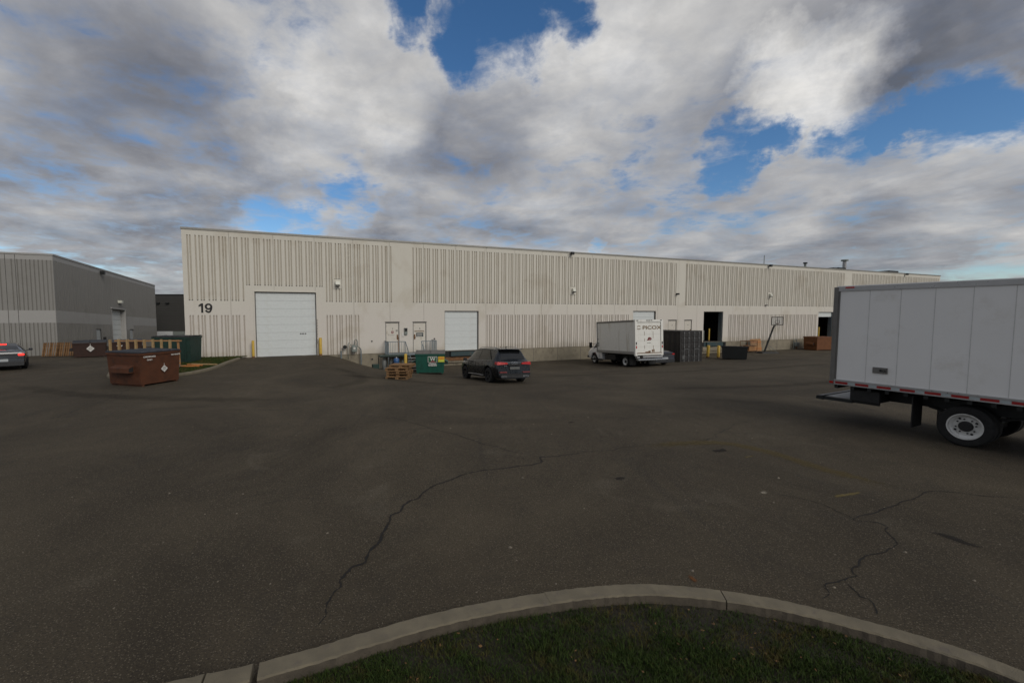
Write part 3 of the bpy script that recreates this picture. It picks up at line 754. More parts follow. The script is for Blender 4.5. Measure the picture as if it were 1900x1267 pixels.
MB().box(68.3, 68.6, -.3, -.002, 4.0, 4.5).build('small_floodlight', 'black_metal', B)
for s, z in ((11.73, .97), (16.56, 1.05), (11.75, -.35)): MB().box(s-.05, s+.05, -.02, -.0005, z-.05, z+.05).build('pipe_outlet', 'black', B)
b = MB().box(14.17, 14.40, -.12, -.002, 1.42, 1.92).build('intercom_box', 'meter_grey', B)
MB().box(14.19, 14.38, -.135, -.121, 1.66, 1.90).build('intercom_screen', 'black', b)
MB().box(13.98, 14.165, -.03, -.002, 1.28, 1.58).build('letter_plate', 'paper_white', B)
# rust streaks below handles
MB().box(13.72, 13.745, .0, .019, .1, 1.1).build('rust_streak', 'rust_stain', B)
# dock levelers and bumpers
def dock(a, c, open_=False):
    m_ = MB(); m_.box(a+.05, c-.05, -.04, .028, -.42, .04); m_.box(a+.42, c-.02, -.16, -.041, -.38, .03)
    m_.build('dock_leveler', 'teal_steel' if open_ else 'black_metal', B)
    MB().box(a+.46, c-.06, -.175, -.161, -.34, -.02).build('leveler_lip', 'teal_steel', B)
    MB().box(a+.0, c+.05, -.03, .027, -.72, -.44).build('rusty_channel', 'rust' if not open_ else 'foundation', B)
    MB().box(a-.1, c+.1, -.12, .028, -.86, -.76).build('dock_ledge', 'foundation', B)
    for x in (a-.30, c+.06): MB().box(x, x+.24, -.2, .028, -.38, .02).build('dock_bumper', 'rubber', B)
dock(17.42, 20.32); dock(36.28, 39.09); dock(45.54, 48.36, True); dock(64.45, 67.29, True)
# open bays: rooms with goods
def bay(a, c, lift):
    x0, x1 = a-2.5, c+3.5
    m_ = MB(); m_.box(x0, x1, .36, 10, .0, .05); m_.box(x0, x0+.1, .36, 10, .05, 5); m_.box(x1-.1, x1, .36, 10, .05, 5); m_.box(x0, x1, 10, 10.1, 0, 5); m_.box(x0, x1, .36, 10, 5, 5.1)
    m_.build('dock_interior', 'dark_interior', B)
    m_ = MB(); m_.box(c-.055, c-.001, .084, .5, .07, 3.22); m_.build('door_track', 'rail_grey', B)
    m_ = MB(); m_.box(a+.001, a+.05, .084, .3, .07, 3.22); m_.box(a+.05, c-.06, .084, .25, 3.17, 3.218); m_.build('door_frame', 'frame_dark', B)
    if lift: MB().box(a+.06, c-.07, .17, .22, 2.62, 3.16).build('door_section', 'door_white', B)
bay(45.54, 48.36, False); bay(64.45, 67.29, True)
# rooftop
MB().tube([(61.85, 5, 7.9), (61.85, 5, 10.36)], .045, 6).build('roof_mast', 'meter_grey', B)
b = MB().tube([(70.05, 5, 7.9), (70.05, 5, 9.65)], .13, 10).build('roof_pipe', 'meter_grey', B); MB().tube([(70.05,5,9.66),(70.05,5,9.84)], .24, 10).build('pipe_cap', 'black_metal', b)
b = MB().tube([(78.75, 5, 7.9), (78.75, 5, 10.4)], .22, 10).build('roof_pipe', 'alu', B); MB().tube([(78.75,5,10.41),(78.75,5,10.6)], .42, 10).build('pipe_cap', 'meter_grey', b)
for s, w_, z in ((77.2, .8, 9.38), (75.6, .4, 9.32), (90.0, 1.2, 9.42)):
    b = MB(); b.bbox(s-w_, s+w_, 4.4, 6.2, 7.9, z, .04); b.box(s-w_*.9, s+w_*.9, 4.38, 4.399, z-.6, z-.2); b.build('rooftop_unit', 'black_metal', B)
# ------------------------------------------------------------------ goods inside the open bays
def fthing(name, s, D, z, label, cat, group=None, rz=0): x, y = fp(s, D); return thing(name, (x, y, z), ANG+rz, label, cat, group)
def rack(s, D, lab):
    r = fthing('pallet_rack', s, D, .05, lab, 'rack')
    for x in (-.9, .9):
        for y in (-.45, .45): MB().box(x-.05, x+.05, y-.04, y+.04, 0, 3.4).build('upright', 'rust_brown', r)
    for z in (1.2, 2.4): MB().box(-.85, .85, -.47, .47, z, z+.1).build('shelf', 'rust_brown', r)
    MB().bbox(-.6, .5, -.35, .35, 1.31, 1.9, .02).build('carton', 'plywood', r)
rack(47.4, -3.6, 'orange pallet rack inside the first open dock doorway'); rack(66.2, -4.2, 'orange pallet rack inside the far open dock doorway')
t_ = fthing('floor_cabinet', 46.9, -1.6, .05, 'grey metal cabinet just inside the first open dock doorway', 'cabinet')
MB().bbox(-.4, .4, -.3, .3, .05, 1.15, .02).build('cabinet_body', 'meter_grey', t_); MB().box(-.35, -.02, -.315, -.301, .15, 1.05).build('cabinet_door', 'alu', t_)
t_ = fthing('cardboard_box', 46.2, -1.3, .05, 'brown cardboard box on the floor of the first open dock doorway', 'box')
MB().bbox(-.25, .25, -.2, .2, 0, .4, .01).build('carton', 'plywood', t_); MB().box(-.03, .03, -.206, .206, .4, .404).build('tape', 'paper_white', t_)
t_ = fthing('plastic_drum', 64.95, -1.2, .05, 'blue plastic drum inside the far open dock doorway', 'drum')
MB().tube([(0,0,0),(0,0,.08),(0,0,.8),(0,0,.88)], [.26,.29,.29,.25], 16).build('drum_body', 'blue_drum', t_, True); MB().tube([(0,0,.885),(0,0,.91)], .2, 12).build('drum_lid', 'black', t_)
def bollard(x, y, z, h, r, label, group=None, lean=0.):
    o = thing('bollard', (x, y, z), 0, label, 'bollard', group, rot=(lean, lean*.6, 0))
    MB().tube([(0,0,-.1),(0,0,h-.03),(0,0,h)], [r,r,r*.8], 14).build('post', 'yellow', o, True, 40)
    MB().tube([(0,0,.0),(0,0,.12)], r*1.04, 14).build('rusty_foot', 'rust', o)
    return o
gb = 'yellow steel bollards by the dock doors'
bollard(*fp(3.88, .35), .07, 1.15, .085, 'yellow bollard left of the big drive-in door', gb)
bollard(*fp(8.12, .3), .07, 1.25, .10, 'yellow bollard right of the big drive-in door, rusty at its foot', gb)
bollard(-4.19, 28.43, -.9, 1.25, .10, 'yellow bollard between the stairs and the green dumpster', gb)
bollard(22.05, 39.64, -1.06, 1.15, .13, 'yellow bollard beside the dark shipping container', gb, .03)
bollard(22.72, 39.1, -1.04, 1.15, .12, 'yellow bollard in front of the first open dock door', gb)
bollard(*fp(47.75, -1.1), .05, 1.35, .08, 'yellow guard post inside the first open dock doorway', gb)
bollard(*fp(66.6, -1.1), .05, 1.3, .09, 'yellow guard post inside the far open dock doorway', gb)
# ------------------------------------------------------------------ dock stairs with landing
ST = fthing('dock_stairs', 14.4, 0, 0, 'blue grey steel landing and stairs between man doors 1 and 2', 'stairs')
MB().box(-1.75, 1.95, -1.35, -.06, -.02, .05).build('landing', 'rail_grey', ST)
for x in (-1.7, -.55, .75, 1.9): MB().box(x-.04, x+.04, -1.33, -1.25, -1.1, -.02).build('leg', 'rail_grey', ST)
for k in range(6):
    z = -.02 - .18*(k+1); MB().box(-.42, .68, -1.38-.27*(k+1), -1.38-.27*k+.0, z-.035, z).build('tread', 'alu', ST)
for x in (-.47, .71): MB().bar((x,-1.36,-.1), (x,-3.0,-1.12), .04, .2).build('stringer', 'rail_grey', ST)
def rail(x0, x1, y):
    b = MB(); b.box(x0, x1, y-.02, y+.02, .95, 1.0); b.box(x0, x1, y-.02, y+.02, .10, .14); b.build('handrail', 'rail_grey', ST)
    n_ = int((x1-x0)/.13)
    for k in range(n_+1):
        x = x0 + (x1-x0)*k/n_; w_ = .028 if k in (0, n_) else .012
        MB().box(x-w_, x+w_, y-.015, y+.015, .05, .95).build('baluster', 'rail_grey', ST)
rail(-1.7, -.5, -1.32); rail(.78, 1.9, -1.32)
b = MB()
for x in (-1.72, 1.92):
    for k in range(8): b.box(x-.012, x+.012, -1.25+k*.16, -1.22+k*.16, .05, .95)
    b.box(x-.02, x+.02, -1.32, -.08, .95, 1.0)
b.build('side_railing', 'rail_grey', ST)
for x in (-.47, .72):
    b = MB(); b.bar((x,-1.36,.97), (x,-2.95,-.15), .045, .045)
    for k in range(5): y = -1.5-.36*k; z = .97-(y+1.36)/(-1.59)*1.12; b.bar((x,y,z),(x,y,z-.9),.022,.022)
    b.build('sloping_handrail', 'rail_grey', ST)
# gas cylinder cage below landing
CG = thing('cylinder_cage', (*fp(12.55, 3.3), ground(*fp(12.55, 3.3))), ANG, 'dark steel cage holding grey gas cylinders below the landing', 'cage')
b = MB()
for x in (-.85, -.3, .3, .95):
    for y in (-.4, .4): b.box(x-.025, x+.025, y-.025, y+.025, 0, 1.02)
for z in (.04, 1.0):
    for y in (-.4, .4): b.box(-.87, .97, y-.02, y+.02, z-.02, z+.02)
    for x in (-.85, .95): b.box(x-.02, x+.02, -.4, .4, z-.02, z+.02)
for k in range(18): x = -.8+k*.1; b.box(x-.006, x+.006, .4, .412, .05, 1)
b.build('cage_frame', 'black_metal', CG)
MB().box(-.9, 1.0, -.45, .45, 1.021, 1.07).build('cage_roof', 'dark_green', CG)
MB().box(-1.35, -.92, -.3, .2, 0, .5).build('side_crate', 'dark_green', CG)
for i, (x, y, lb) in enumerate(((-.55,0,'leftmost grey gas cylinder in the dark cage'),(-.05,.05,'grey gas cylinder in the middle of the dark cage'),(.35,-.05,'grey gas cylinder right of the middle in the dark cage'),(.72,.05,'rightmost grey gas cylinder in the dark cage'))):
    px, py = fp(12.55+x, 3.3-y)
    g_ = thing('gas_cylinder', (px, py, ground(px, py)), 0, lb, 'gas cylinder', 'gas cylinders in the cage')
    MB().tube([(0,0,0),(0,0,.03),(0,0,.62),(0,0,.70)], [.13,.15,.15,.07], 14).build('cylinder_body', 'cylinder_grey', g_, True)
    MB().tube([(0,0,.701),(0,0,.80)], [.09,.09], 12, caps=False).build('valve_collar', 'meter_grey', g_)
px, py = fp(12.72, 3.78)
g_ = thing('plastic_jug', (px, py, ground(px, py)+.5), 0, 'blue plastic drum held at the front of the dark cage', 'drum')
MB().tube([(0,0,0),(0,0,.04),(0,0,.34),(0,0,.4)], [.15,.19,.19,.1], 14).build('jug_body', 'blue_drum', g_, True); MB().tube([(0,0,.401),(0,0,.45)], .05, 8).build('jug_cap', 'paper_white', g_)
px, py = fp(12.72, 3.78)
g2 = thing('wooden_crate', (px, py, ground(px, py)), ANG, 'small dark crate under the blue drum by the cage', 'crate')
for k in range(4): MB().box(-.24, .24, -.2, .2, .02+k*.12, .12+k*.12).build('slat', 'dark_green', g2)
# gas meters
def gas_meter(s, label, k=1., grnd=-1.1):
    g = fthing('gas_meter', s, .28, 0, label, 'gas meter')
    MB().tube([(.35,.0,grnd+.05),(.35,0,.35),(.30,0,.48)], .045, 8).build('riser_pipe', 'rail_grey', g)
    MB().tube([(.3,0,.5),(.12,0,.62),(.1,0,1.02),(.04,0,1.14),(-.05,0,1.14),(-.1,0,1.0),(-.12,0,.72)], .03, 8).build('pipe_loop', 'meter_grey', g, True)
    MB().tube([(-.12,0,.72),(-.4,0,.76),(-.43,0,.9),(-.52,0,.9),(-.56,0,.6),(-.56,0,-.3)], .025, 8).build('pipe_run', 'meter_grey', g, True)
    b = MB(); b.bbox(-.32, .06, -.17, .12, .22, .72, .05); b.build('meter_body', 'meter_grey', g)
    MB().tube([(-.13,-.171,.52),(-.13,-.19,.52)], .08, 12).build('meter_dial', 'paper_white', g)
    b = MB().tube([(-.62,0,.62),(-.86,0,.62)], .05, 10).build('regulator', 'black_metal', g); MB().tube([(-.78,-.08,.62),(-.78,.08,.62)], .13, 14).build('regulator_disc', 'black_metal', b)
    return g
gas_meter(10.55, 'grey gas meter with looping pipes on the wall near door 1', grnd=-.95)
g = fthing('utility_meter', 60.2, .22, 0, 'grey utility meter on the foundation left of the orange brown dumpster', 'meter')
MB().tube([(.1,0,-1.09),(.1,0,-.75)], .05, 8).build('riser_pipe', 'rust', g); MB().bbox(-.3,.45,-.12,.12,-.75,-.3,.04).build('meter_body', 'meter_grey', g)
MB().tube([(-.45,0,-1.0),(-.45,0,-.05),(-.2,0,.08),(.0,0,.08),(.0,0,-.3)], .04, 8).build('pipe_loop', 'meter_grey', g)
g = fthing('utility_meter', 22.6, .24, 0, 'small grey meters on the foundation behind the dark SUV', 'meter')
for x in (-.22, .2): MB().bbox(x-.13, x+.13, -.12, .1, -.62, -.12, .03).build('meter_body', 'meter_grey', g)
MB().tube([(-.5,0,.3),(-.3,0,.22),(-.22,0,.0),(-.22,0,-.12)], .03, 8).build('pipe_loop', 'rust', g)
MB().tube([(.5,0,-1.09),(.5,0,-.1)], .05, 8).build('riser_pipe', 'rail_grey', g)
for s, zt, lb in ((9.5, .30, 'short grey steel post at the top of the ramp'), (61.65, -.05, 'thin rusty pipe stub beside the orange brown dumpster')):
    o = fthing('steel_post', s, .35, 0, lb, 'post')
    MB().tube([(0,0,-1.1 if s > 20 else -.6),(0,0,zt)], .055, 8).build('post_body', 'rail_grey' if s < 20 else 'rust', o); MB().tube([(0,0,zt+.001),(0,0,zt+.05)], .07, 8).build('post_cap', 'meter_grey', o)
# ------------------------------------------------------------------ front-load dumpsters
def dumpster(x, y, rz, w_, dp, h, body, lid, label, group=None, pockets='x', hb=None, lidsplit=2, z=None, slope=.18, lift=0., pock=True):
    """local: width along x, depth along y, front at -y"""
    z = ground(x, y) if z is None else z
    o = thing('dumpster', (x, y, z), rz, label, 'dumpster', group)
    hf = h - slope; X = w_/2; Y = dp/2; t = .06
    b = MB()
    P = [(-X+t,-Y+t,.08+lift),(X-t,-Y+t,.08+lift),(X-t,Y-t,.08+lift),(-X+t,Y-t,.08+lift),(-X,-Y,hf),(X,-Y,hf),(X,Y,h),(-X,Y,h)]
    b.hexa(P)
    b.box(-X-.03, X+.03, -Y-.035, -Y-.002, hf-.09, hf)
    for sx in (-1, 1):
        b.hexa([(sx*X+(0 if sx>0 else -.03),-Y,hf-.09),(sx*X+(.03 if sx>0 else 0),-Y,hf-.09),(sx*X+(.03 if sx>0 else 0),Y,h-.09),(sx*X+(0 if sx>0 else -.03),Y,h-.09),
                (sx*X+(0 if sx>0 else -.03),-Y,hf+.001),(sx*X+(.03 if sx>0 else 0),-Y,hf+.001),(sx*X+(.03 if sx>0 else 0),Y,h+.001),(sx*X+(0 if sx>0 else -.03),Y,h+.001)])
    for xx in (-X+.12, X-.2): b.box(xx, xx+.08, -Y+.05, Y-.05, lift-.0, .079+lift)
    b.build('bin_body', body, o)
    for i in range(lidsplit):
        a = -X + (w_/lidsplit)*i + .01; c = a + w_/lidsplit - .02
        l = MB(); l.hexa([(a-(.04 if i==0 else 0),-Y-.05,hf+.012),(c+(.04 if i==lidsplit-1 else 0),-Y-.05,hf+.012),(c+(.04 if i==lidsplit-1 else 0),Y+.03,h+.012),(a-(.04 if i==0 else 0),Y+.03,h+.012),
                      (a-(.03 if i==0 else 0),-Y-.04,hf+.05),(c+(.03 if i==lidsplit-1 else 0),-Y-.04,hf+.05),(c+(.03 if i==lidsplit-1 else 0),Y+.02,h+.06),(a-(.03 if i==0 else 0),Y+.02,h+.06)])
        l.bar((a+.05,-Y,hf+.055),(a+.05,Y,h+.065),.05,.02); l.bar((c-.05,-Y,hf+.055),(c-.05,Y,h+.065),.05,.02); l.bar(((a+c)/2,-Y,hf+.055),((a+c)/2,Y,h+.065),.05,.02)
        l.build('lid', lid, o)
    for sx in ((-1, 1) if pock else ()):
        pz = h*.50; p = MB()
        p.hexa([(sx*(X-.03),-Y*.62,pz-.10),(sx*(X+.22),-Y*.62,pz-.10),(sx*(X+.22),Y*.5,pz-.10),(sx*(X-.03),Y*.5,pz-.10),
                (sx*(X-.03),-Y*.62,pz+.20),(sx*(X+.22),-Y*.62,pz+.09),(sx*(X+.22),Y*.5,pz+.09),(sx*(X-.03),Y*.5,pz+.20)])
        for yy in (-Y*.62-.004, Y*.5+.001): p.add([(sx*(X+.01),yy,pz-.07),(sx*(X+.19),yy,pz-.07),(sx*(X+.19),yy,pz+.07),(sx*(X+.01),yy,pz+.15)], [(0,1,2,3)], 1)
        p.build('fork_pocket', [body, 'black'], o)
    for xx in (-.35*w_, .35*w_): MB().box(xx-.04, xx+.04, -Y-.02, -Y+.02 , .25, hf-.1).build('rib', body, o) if False else None
    return o
# rust-red one in front: visible left face has the fork pocket, right face the symbol
D1 = dumpster(-12.72+ -.82, 18.33, R(-106)+R(180), 1.80, 1.82, 1.38, 'rust_red', 'lid_dark', 'large rust red dumpster with a white diamond symbol in the yard on the left', 'front loading dumpsters', slope=.0)
D1.location = (-14.02, 18.55, 0)
def diamond(o, x, y, z, s, m='paper_white'):
    b = MB(); b.add([(x,y,z-s),(x+s,y,z),(x,y,z+s),(x-s,y,z)], [(0,1,2,3)]); b.add([(x-.05*s,y,z+s),(x+.05*s,y,z+s),(x+.05*s,y,z+1.5*s),(x-.05*s,y,z+1.5*s)],[(0,1,2,3)])
    b.build('symbol_sticker', m, o)
    b = MB(); y2 = y-.003
    for k in range(3):
        zz_ = z+(.35-.35*k)*s; ww = s*(.42 if k != 1 else .62); b.add([(x-ww,y2,zz_-.07*s),(x+ww,y2,zz_+.02*s),(x+ww*.9,y2,zz_+.13*s),(x-ww*.8,y2,zz_+.06*s)],[(0,1,2,3)])
    b.build('symbol_print', 'ink', o)
diamond(D1, .12, -.948, .66, .15)
text('CARDBOARD', .085, 'paper_white', 'lettering', D1, (-.50, -.948, 1.22), FACE, bold=.002)
text('ONLY', .085, 'paper_white', 'lettering', D1, (-.50, -.948, 1.09), FACE, bold=.002)
text('NO WASTE', .08, 'paper_white', 'lettering', D1, (.66, -.948, 1.22), FACE, bold=.002)
# green one at the stairs
D2 = dumpster(-2.56, 28.55, R(3), 1.90, 1.25, 1.40, 'green_bin', 'grey_lid', 'green dumpster with a white W logo and yellow stickers by the stairs', 'front loading dumpsters', slope=.10)
D2.location.z = -.92
YF = -.655
b = MB()
for (a, c, z0, z1) in ((-.14,.46,1.12,1.145),(-.14,.46,.76,.77),(-.14,-.115,.77,1.12),(.435,.46,.77,1.12)): b.box(a, c, YF-.02, YF-.005, z0, z1)
b.box(-.12, .44, YF-.02, YF-.005, .60, .625)
b.build('logo_frame', 'paper_white', D2)
MB().box(-.115, .435, YF-.015, YF-.004, .77, 1.12).build('logo_panel', 'sign_green', D2)
b = MB(); b.add([(-.02,YF-.022,.775),(.40,YF-.022,.775),(.26,YF-.022,.86),(.17,YF-.022,.9),(.10,YF-.022,.85)],[(0,1,2,3,4)]); b.build('logo_hill', 'sign_red', D2)
text('W', .33, 'paper_white', 'logo_letter', D2, (.17, YF-.024, .97), FACE, bold=.006)
text('Wasteco', .135, 'paper_white', 'lettering', D2, (.16, YF-.012, .69), FACE, bold=.004)
text('905 856-2710', .095, 'paper_white', 'lettering', D2, (.16, YF-.012, .545), FACE, bold=.004)
MB().box(.56, .90, YF-.02, YF-.005, .95, 1.12).build('sticker', 'sign_orange', D2)
MB().box(.53, .93, YF-.012, YF-.003, .78, 1.14).build('sticker', 'sign_yellow', D2)
MB().box(.56, .90, YF-.02, YF-.005, .795, .90).build('sticker', 'sign_lime', D2)
# far ones
D3 = dumpster(22.98, 37.2, ANG+R(180)-R(52), 1.9, 1.5, 1.12, 'black_metal', 'lid_dark', 'low black dumpster in front of the first open dock door', 'front loading dumpsters', slope=.12, pock=False)
D4 = dumpster(39.6, 48.6, R(12), 2.6, 1.6, 1.45, 'rust_brown', 'rust_brown', 'orange brown dumpster below the far open dock door', 'front loading dumpsters', slope=.0)
diamond(D4, .85, -.86, .95, .18)
D5 = dumpster(-31.7, 36.0, R(38), 2.1, 1.6, 1.32, 'maroon', 'lid_dark', 'maroon dumpster with a white diamond against the left grey building', 'front loading dumpsters', slope=.1)
diamond(D5, .05, -.86, .75, .26)
D6 = dumpster(-29.9, 37.6, R(38), 2.1, 1.6, 1.32, 'maroon', 'lid_dark', 'second maroon dumpster, partly hidden by the lumber frame', 'front loading dumpsters', slope=.1)
b = MB(); b.add([(-.7,-.845,.95),(-.25,-.845,.95),(-.35,-.845,.86),(-.6,-.845,.86)],[(0,1,2,3)]); b.build('symbol_sticker', 'paper_white', D6)
D7 = dumpster(-17.15, 25.35, R(6), 2.05, 1.3, 1.60, 'dark_green', 'black', 'tall dark green dumpster at the warehouse corner', 'front loading dumpsters', slope=.0, z=.05, lidsplit=1, pock=False)
for x in (-.5, .3, .75): MB().box(x-.03, x+.03, -.69, -.652, .15, 1.5).build('rib', 'dark_green', D7)
# ------------------------------------------------------------------ lumber frame behind red dumpster
LF = thing('lumber_frame', (-19.1, 22.9, ground(-17, 22.9)+.05), R(1), 'row of pale upright timber posts with a top rail behind the red dumpster', 'timber frame')
for k in range(8):
    x = .45*k; hh = 1.50 + random.uniform(-.03,.03)
    MB().bar((x+random.uniform(-.02,.02),0,0),(x,.0,hh+.04),.09,.09 if k < 7 else .10).build('post', 'pale_wood', LF)
    MB().bar((x+.11,.55,0),(x+.10,.5,hh),.07,.09).build('rear_post', 'plywood', LF)
MB().box(-.1, 3.3, .06, .10, .55, .65).build('top_rail', 'pale_wood', LF); MB().box(-.1, 3.5, .40, .44, 1.40, 1.47).build('top_rail', 'plywood', LF)
MB().box(-.1, 3.4, .12, .4, .02, .1).build('sill_plate', 'plywood', LF)
pg = 'wood scraps on the grass by the frame'
for i, (x, y, L_, a, m_, lb) in enumerate(((-14.9,22.7,1.1,.3,'orange_wood','orange wood plank lying nearest the kerb'),(-14.7,23.0,.9,-.2,'orange_wood','short orange wood plank lying behind the nearest one'),(-14.5,23.5,1.3,.15,'pale_wood','pale wood plank lying beside the tall green dumpster'),(-15.2,22.5,.6,.9,'plywood','dark wood offcut lying at the foot of the timber frame'))):
    o = MB().box(-L_/2, L_/2, -.06, .06, 0, .05).build('plank', m_); o.location = (x, y, ground(x,y)+.17+.03*(i%2)); o.rotation_euler = (0, R(2), a); tag(o, lb, 'plank', pg)
o = thing('junk_bucket', (-15.75, 22.35, ground(-15.75,22.35)+.12), 0, 'black bucket lying among scraps beside the timber frame', 'bucket')
MB().tube([(0,0,.15),(.42,0,.2)], [.13,.18], 14).build('bucket_body', 'black', o); MB().tube([(.42,0,.2),(.44,0,.2)], .19, 14).build('bucket_rim', 'dark_plastic', o)
o = thing('junk_sack', (-15.35, 22.25, ground(-15.35,22.25)+.12), 0, 'grey sack slumped beside the timber frame', 'sack')
b = bmesh.new(); bmesh.ops.create_icosphere(b, subdivisions=3, radius=.25)
rn = random.Random(5)
for v in b.verts: v.co = Vector((v.co.x*1.3, v.co.y, v.co.z*.7+.14)) * (1+rn.uniform(-.07,.07))
me = bpy.data.meshes.new('sack_body'); b.to_mesh(me); b.free(); me.materials.append(M['cylinder_grey']); so = bpy.data.objects.new('sack_body', me); COL.objects.link(so); so.parent = o
MB().tube([(.2,0,.3),(.3,0,.42)], [.04,.08], 8).build('sack_neck', 'cylinder_grey', o)
# ------------------------------------------------------------------ pallets
def make_pallet(label, m_='pallet_wood'):
    o = thing('pallet', (0,0,0), 0, label, 'pallet', None)
    me = None
    for k in range(7):
        y = -.46+k*.153
        if me is None: p = MB().box(-.6,.6,-.045,.045,0,.02).build('deck_board', m_, o); me = p.data
        else: p = bpy.data.objects.new('deck_board', me); COL.objects.link(p); p.parent = o
        p.location = (random.uniform(-.008,.008), y, .120)
    for k in range(3):
        p = bpy.data.objects.new('deck_board', me); COL.objects.link(p); p.parent = o; p.location = (0, -.44+k*.44, 0)
    ms = None
    for k in range(3):
        if ms is None:
            b = MB()
            for a_, c_, z0 in ((-.6,-.48,.021),(-.48,-.09,.10),(-.09,.09,.021),(.09,.48,.10),(.48,.6,.021)): b.box(a_, c_, -.02, .02, z0, .119)
            p = b.build('stringer', m_, o); ms = p.data
        else: p = bpy.data.objects.new('stringer', ms); COL.objects.link(p); p.parent = o
        p.location = (0, -.455+k*.455, 0)
    return o
p0 = make_pallet('bottom pallet of the wooden stack beside the stairs')
pc = Vector((-3.5, 21.4)); zb_ = ground(pc.x, pc.y)
PL = ['bottom pallet of the wooden stack beside the stairs','second pallet from the bottom of the wooden stack','third pallet from the bottom, in the middle of the wooden stack','fourth pallet of the stack, jutting out to the left','topmost pallet of the stack, shifted to the right']
for k in range(5):
    o = p0 if k == 0 else copy_tree(p0)
    o['label'] = PL[k]; o['group'] = 'pallets stacked in front of the stairs'
    o.location = (pc.x + (0,.03,.06,-.02,.17)[k], pc.y + (0,.05,-.03,.02,.12)[k], zb_ + .003 + .144*k); o.rotation_euler = (0, R(-1.2), R((-7,-4,-10,-5,-9)[k]))
    o.scale = (.95, .8, 1)
p1 = make_pallet('x', 'dark_pallet')
for k in range(3):
    o = p1 if k == 0 else copy_tree(p1); o['label'] = ['left pallet leaning against the grey building beside the silver car','right pallet leaning on the grey building, nearest the corner','rear pallet leaning on the grey building behind the other two'][k]; o['group'] = 'pallets leaning on the left building'
    o.location = ((-35.7,36.7,0),(-34.45,36.9,0),(-35.1,37.4,0))[k]; o.location.z = ground(o.location.x, o.location.y) + .50
    o.rotation_euler = (Matrix.Rotation(R(16),3,'Z') @ Matrix.Rotation(R(72),3,'X') @ Matrix.Rotation(R(90),3,'Z')).to_euler(); o.location.z += .12
# ------------------------------------------------------------------ shipping container
CT = thing('shipping_container', (17.1, 34.75, -.98), ANG, 'dark grey steel shipping container with four door lock rods', 'container')
CT.rotation_euler = (R(-1.0), 0, ANG)
cw, cl, ch = 2.44, 6.06, 2.59
b = MB()
for x in (0, cw-.09):
    for y in (.0, cl-.09): b.box(x, x+.09, y, y+.09, .0, ch)
for z in (0, ch-.12):
    b.box(.09, cw-.09, 0, .09, z, z+.12); b.box(.09, cw-.09, cl-.09, cl, z, z+.12); b.box(0, .09, .09, cl-.09, z, z+.12); b.box(cw-.09, cw, .09, cl-.09, z, z+.12)
b.build('frame', 'container_grey', CT)
b = MB(); n_ = 42
for sx, xo in ((1, .035), (-1, cw-.035)):
    pr = []
    for k in range(n_):
        y = .09 + (cl-.18)*k/(n_-1); pr.append((xo + (sx*.036 if (k//2)%2 else 0), y))
    for k in range(n_-1): b.quad((pr[k][0],pr[k][1],.12),(pr[k+1][0],pr[k+1][1],.12),(pr[k+1][0],pr[k+1][1],ch-.12),(pr[k][0],pr[k][1],ch-.12))
b.box(.09, cw-.09, cl-.05, cl-.03, .12, ch-.12)
b.build('corrugated_side', 'container_grey', CT)
MB().box(.02, cw-.02, .02, cl-.02, ch-.03, ch-.004).build('container_roof', 'container_grey', CT)
for i in range(2):
    x0 = .10 + i*1.125; x1 = x0+1.11
    b = MB(); b.box(x0, x1, .02, .06, .12, ch-.13)
    for z in (.18, .67, 1.16, 1.65, 2.12): b.hexa([(x0+.07,-.0,z),(x1-.07,-.0,z),(x1-.07,.019,z-.03),(x0+.07,.019,z-.03),(x0+.07,-.0,z+.30),(x1-.07,-.0,z+.30),(x1-.07,.019,z+.33),(x0+.07,.019,z+.33)])
    dr = b.build('container_door', 'container_grey', CT)
    for xr in (x0+.30, x0+.80):
        b = MB(); b.tube([(xr,-.035,.1),(xr,-.035,ch-.08)], .018, 8)
        for z in (.12, .6, 1.3, 2.0, 2.45): b.box(xr-.045, xr+.045, -.05, -.001, z-.025, z+.025)
        b.build('lock_rod', 'lock_rod', dr)
        MB().bar((xr,-.06,1.08),(xr+(.34 if xr < x0+.5 else -.34),-.06,1.12),.02,.035).build('handle', 'lock_rod', dr)
MB().box(.28, .48, -.008, -.001, .30, .62).build('data_plate', 'cylinder_grey', CT)
# ------------------------------------------------------------------ basketball hoop
HP = thing('basketball_hoop', (30.8, 44.3, -1.07), 0, 'portable basketball hoop with clear backboard standing before the dock wall', 'basketball hoop')
b = MB(); b.hexa([(-.85,-.45,0),(1.0,-.35,0),(1.0,.5,0),(-.85,.5,0),(-.7,-.35,.16),(.9,-.3,.12),(.9,.4,.12),(-.7,.4,.16)]); b.build('base', 'black', HP)
b = MB(); b.bar((-.35,0,.1),(.55,0,2.85),.12,.12); b.build('pole', 'black_metal', HP)
MB().bar((.95,0,.12),(-.1,0,1.0),.035,.035).build('brace', 'cylinder_grey', HP); MB().bar((.6,.2,.12),(-.15,0,.85),.03,.03).build('brace', 'cylinder_grey', HP)
MB().bar((.42,.0,2.45),(.05,.02,1.5),.06,.06).build('height_spring', 'cylinder_grey', HP); MB().bar((.05,.02,1.5),(-.15,0,1.05),.03,.03).build('height_handle', 'black_metal', HP)
MB().bar((.5,0,2.75),(.95,0,3.05),.08,.08).build('arm', 'black_metal', HP)
BB = thing('x', (0,0,0)); bpy.data.objects.remove(BB)
Tb = T_(.82, -.05, 3.32, R(-25)) @ Matrix.Scale(.82, 4)
b = MB(T=Tb)
for a, c, z0, z1 in ((-.62,.62,-.52,-.45),(-.62,.62,.45,.52),(-.62,-.57,-.45,.45),(.57,.62,-.45,.45)): b.box(a, c, -.03, .03, z0, z1)
b.box(-.012,.012,-.025,.025,-.45,.45)
